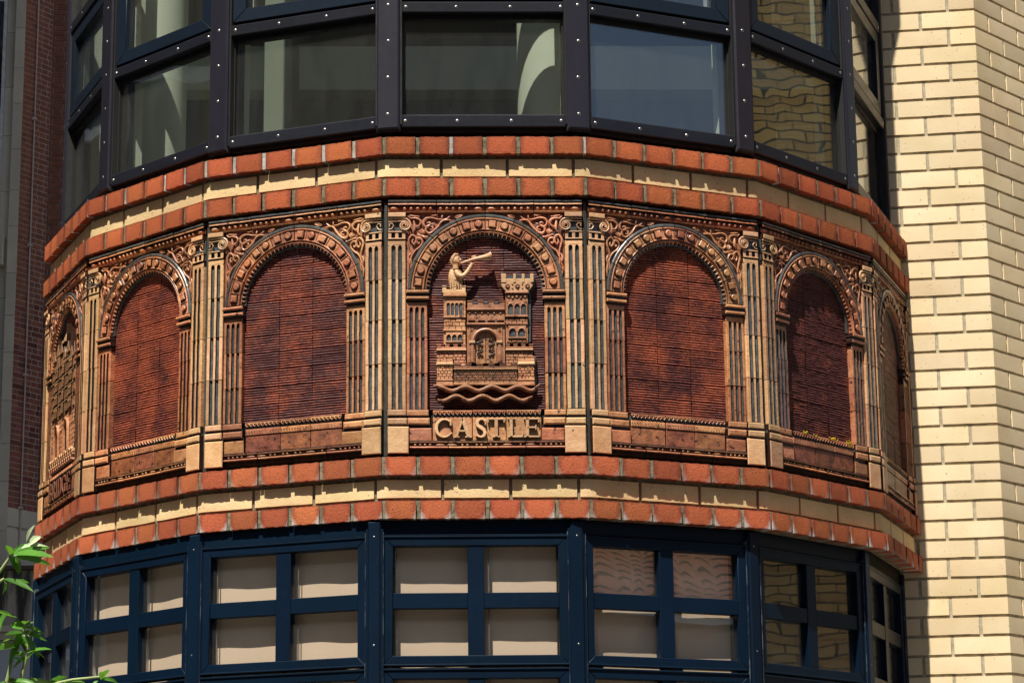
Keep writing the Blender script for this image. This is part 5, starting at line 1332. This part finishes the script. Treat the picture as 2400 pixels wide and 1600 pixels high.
# ---------------------------------------------------------------- shrub sprays in the lower left foreground
def leafmesh(L_, W_, bend, fold, mat, seed):
    rnd = random.Random(seed); vs = []; fs = []; n = 9
    for i in range(n + 1):
        q = i / n; w_ = W_ * math.sin(math.pi * min(1, q ** .8)) ** .85 * (1 + .10 * math.sin(i * 2.3 + seed)); y = L_ * q; z = -bend * L_ * q * q; tw = .3 * math.sin(q * 3 + seed)
        for sx, f in ((-1, 1), (-.5, .4), (0, 0), (.5, .4), (1, 1)): vs.append((sx * w_ / 2, y, z + fold * abs(sx) * w_ + tw * sx * w_ * .3))
    for i in range(n):
        for k in range(4): a = i * 5 + k; fs.append((a, a + 1, a + 6, a + 5))
    mb = MB(); mb.add(vs, fs, mat); return mb.mesh('leaf', 60)
LM = [leafmesh(1.0, .26, b_, f, 'leaf', i) for i, (b_, f) in enumerate(((.15, .25), (.4, .3), (.7, .2), (-.1, .35)))]
LMP = [leafmesh(1.0, .28, .25, .25, 'leaf_pale', 9)]
PY = -1.2
def pxp(X, Y, dy=0.0):
    """point in the shrub's own plane, 6.7 m from the viewer"""
    y0 = PY + dy; d = fwd * 5787.375 + right * (X - 1200) - up * (Y - 800); t = (y0 + 7.90531) / d.y
    return Vector((-0.15445, -7.90531, -2.59482)) + d * t
def spray(label, stem, leaves, r0=.006):
    base_ = pxp(*stem[0]); t = thing('shrub_branch', label, 'shrub', base_, 0, 'leafy shoots of the foreground shrub')
    mb = MB(); P_ = [pxp(*q) - base_ for q in stem]; n = len(P_)
    mb.tube([(p_.x, p_.z, -p_.y) for p_ in P_], [r0 * (1 - .6 * i / n) for i in range(n)], 'stem', 7); mb.build('stem', t, smooth=60)
    for i, (xa, ya, xb, yb, w_, kind) in enumerate(leaves):
        a = pxp(xa, ya, .01 * ((i * 7) % 5 - 2)); b_ = pxp(xb, yb, .03 * ((i * 5) % 7 - 3)); d = b_ - a; Ln = d.length
        Y_ = d.normalized(); tilt = Vector((.3 * math.sin(i * 2.1), -.75, .55 + .3 * math.cos(i * 1.7))); Zv = (tilt - Y_ * tilt.dot(Y_)).normalized(); X_ = Y_.cross(Zv)
        o = link('leaf', (LMP[0] if kind else LM[i % 4]), t); M_ = Matrix((X_, Y_, Zv)).transposed().to_4x4()
        s_ = Matrix.Diagonal((Ln * w_ * .72, Ln, Ln * .8, 1)); o.matrix_local = Matrix.Translation(a - base_) @ M_ @ s_
spray('shoot with broad pale-backed leaves over the left end of the lower brick band', [(-40, 1372), (0, 1338), (18, 1312), (26, 1300)],
      [(26, 1300, 122, 1293, 1.5, 0), (28, 1298, 120, 1262, 1.6, 0), (30, 1300, 108, 1305, 1.2, 0), (62, 1275, 70, 1228, 1.8, 1), (70, 1278, 98, 1242, 1.0, 1), (24, 1306, 62, 1338, 2.2, 0), (26, 1302, 40, 1330, 1.6, 0), (24, 1300, 12, 1284, .9, 0), (50, 1285, 118, 1266, 1.3, 1), (26, 1298, 60, 1270, 1.5, 0)])
spray('thin shoot with two narrow leaves at the left edge below the pale-backed shoot', [(-30, 1372), (0, 1362), (10, 1355)],
      [(8, 1356, 78, 1376, 1.1, 0), (8, 1358, 20, 1384, 1.2, 0), (9, 1354, 8, 1336, .9, 0), (30, 1362, 70, 1370, 1.1, 0)])
spray('upright bushy shoot with twisted leaves in front of the far left window', [(14, 1605), (22, 1570), (30, 1530), (50, 1495), (60, 1455)],
      [(58, 1462, 62, 1448, 1.5, 0), (55, 1470, 118, 1474, 1.3, 0), (55, 1478, 100, 1490, 1.2, 0), (52, 1480, 10, 1492, 1.9, 0), (50, 1486, 0, 1500, 1.5, 0), (46, 1500, 70, 1522, 1.8, 0), (44, 1505, 20, 1540, 1.8, 0), (40, 1510, -6, 1530, 1.7, 0), (52, 1474, 20, 1455, 1.3, 0), (54, 1470, 40, 1448, 1.4, 0), (50, 1486, 90, 1512, 1.4, 0), (36, 1528, 55, 1545, 1.6, 0), (56, 1468, 84, 1452, 1.1, 0), (50, 1480, 34, 1520, 2.0, 0), (20, 1440, -10, 1432, 1.0, 0), (-10, 1432, 38, 1452, 1.0, 0), (48, 1492, 64, 1530, 1.6, 0)])
spray('second upright shoot with curled leaves standing right of the bushy one', [(48, 1605), (54, 1570), (62, 1535), (66, 1500), (68, 1480)],
      [(62, 1530, 116, 1512, 1.2, 0), (64, 1525, 118, 1530, 1.0, 0), (62, 1538, 30, 1552, 1.4, 0), (60, 1545, 84, 1530, 1.4, 0), (66, 1490, 100, 1478, 1.3, 0), (68, 1482, 96, 1466, 1.0, 0), (58, 1550, 38, 1535, 1.2, 0)])
spray('low shoots and broad leaves along the bottom left edge of the photo', [(60, 1640), (110, 1605), (170, 1592), (235, 1585)],
      [(236, 1590, 240, 1565, .9, 0), (236, 1592, 292, 1590, 1.2, 0), (230, 1594, 205, 1606, 1.3, 0), (110, 1602, 160, 1590, 1.8, 0), (60, 1602, 124, 1590, 2.0, 0), (0, 1606, 22, 1582, 1.4, 0), (24, 1604, 60, 1585, 1.3, 0), (236, 1592, 255, 1576, 1.0, 0), (150, 1600, 200, 1590, 1.6, 0), (10, 1590, 60, 1600, 1.3, 0), (30, 1596, 75, 1584, 1.2, 0)])
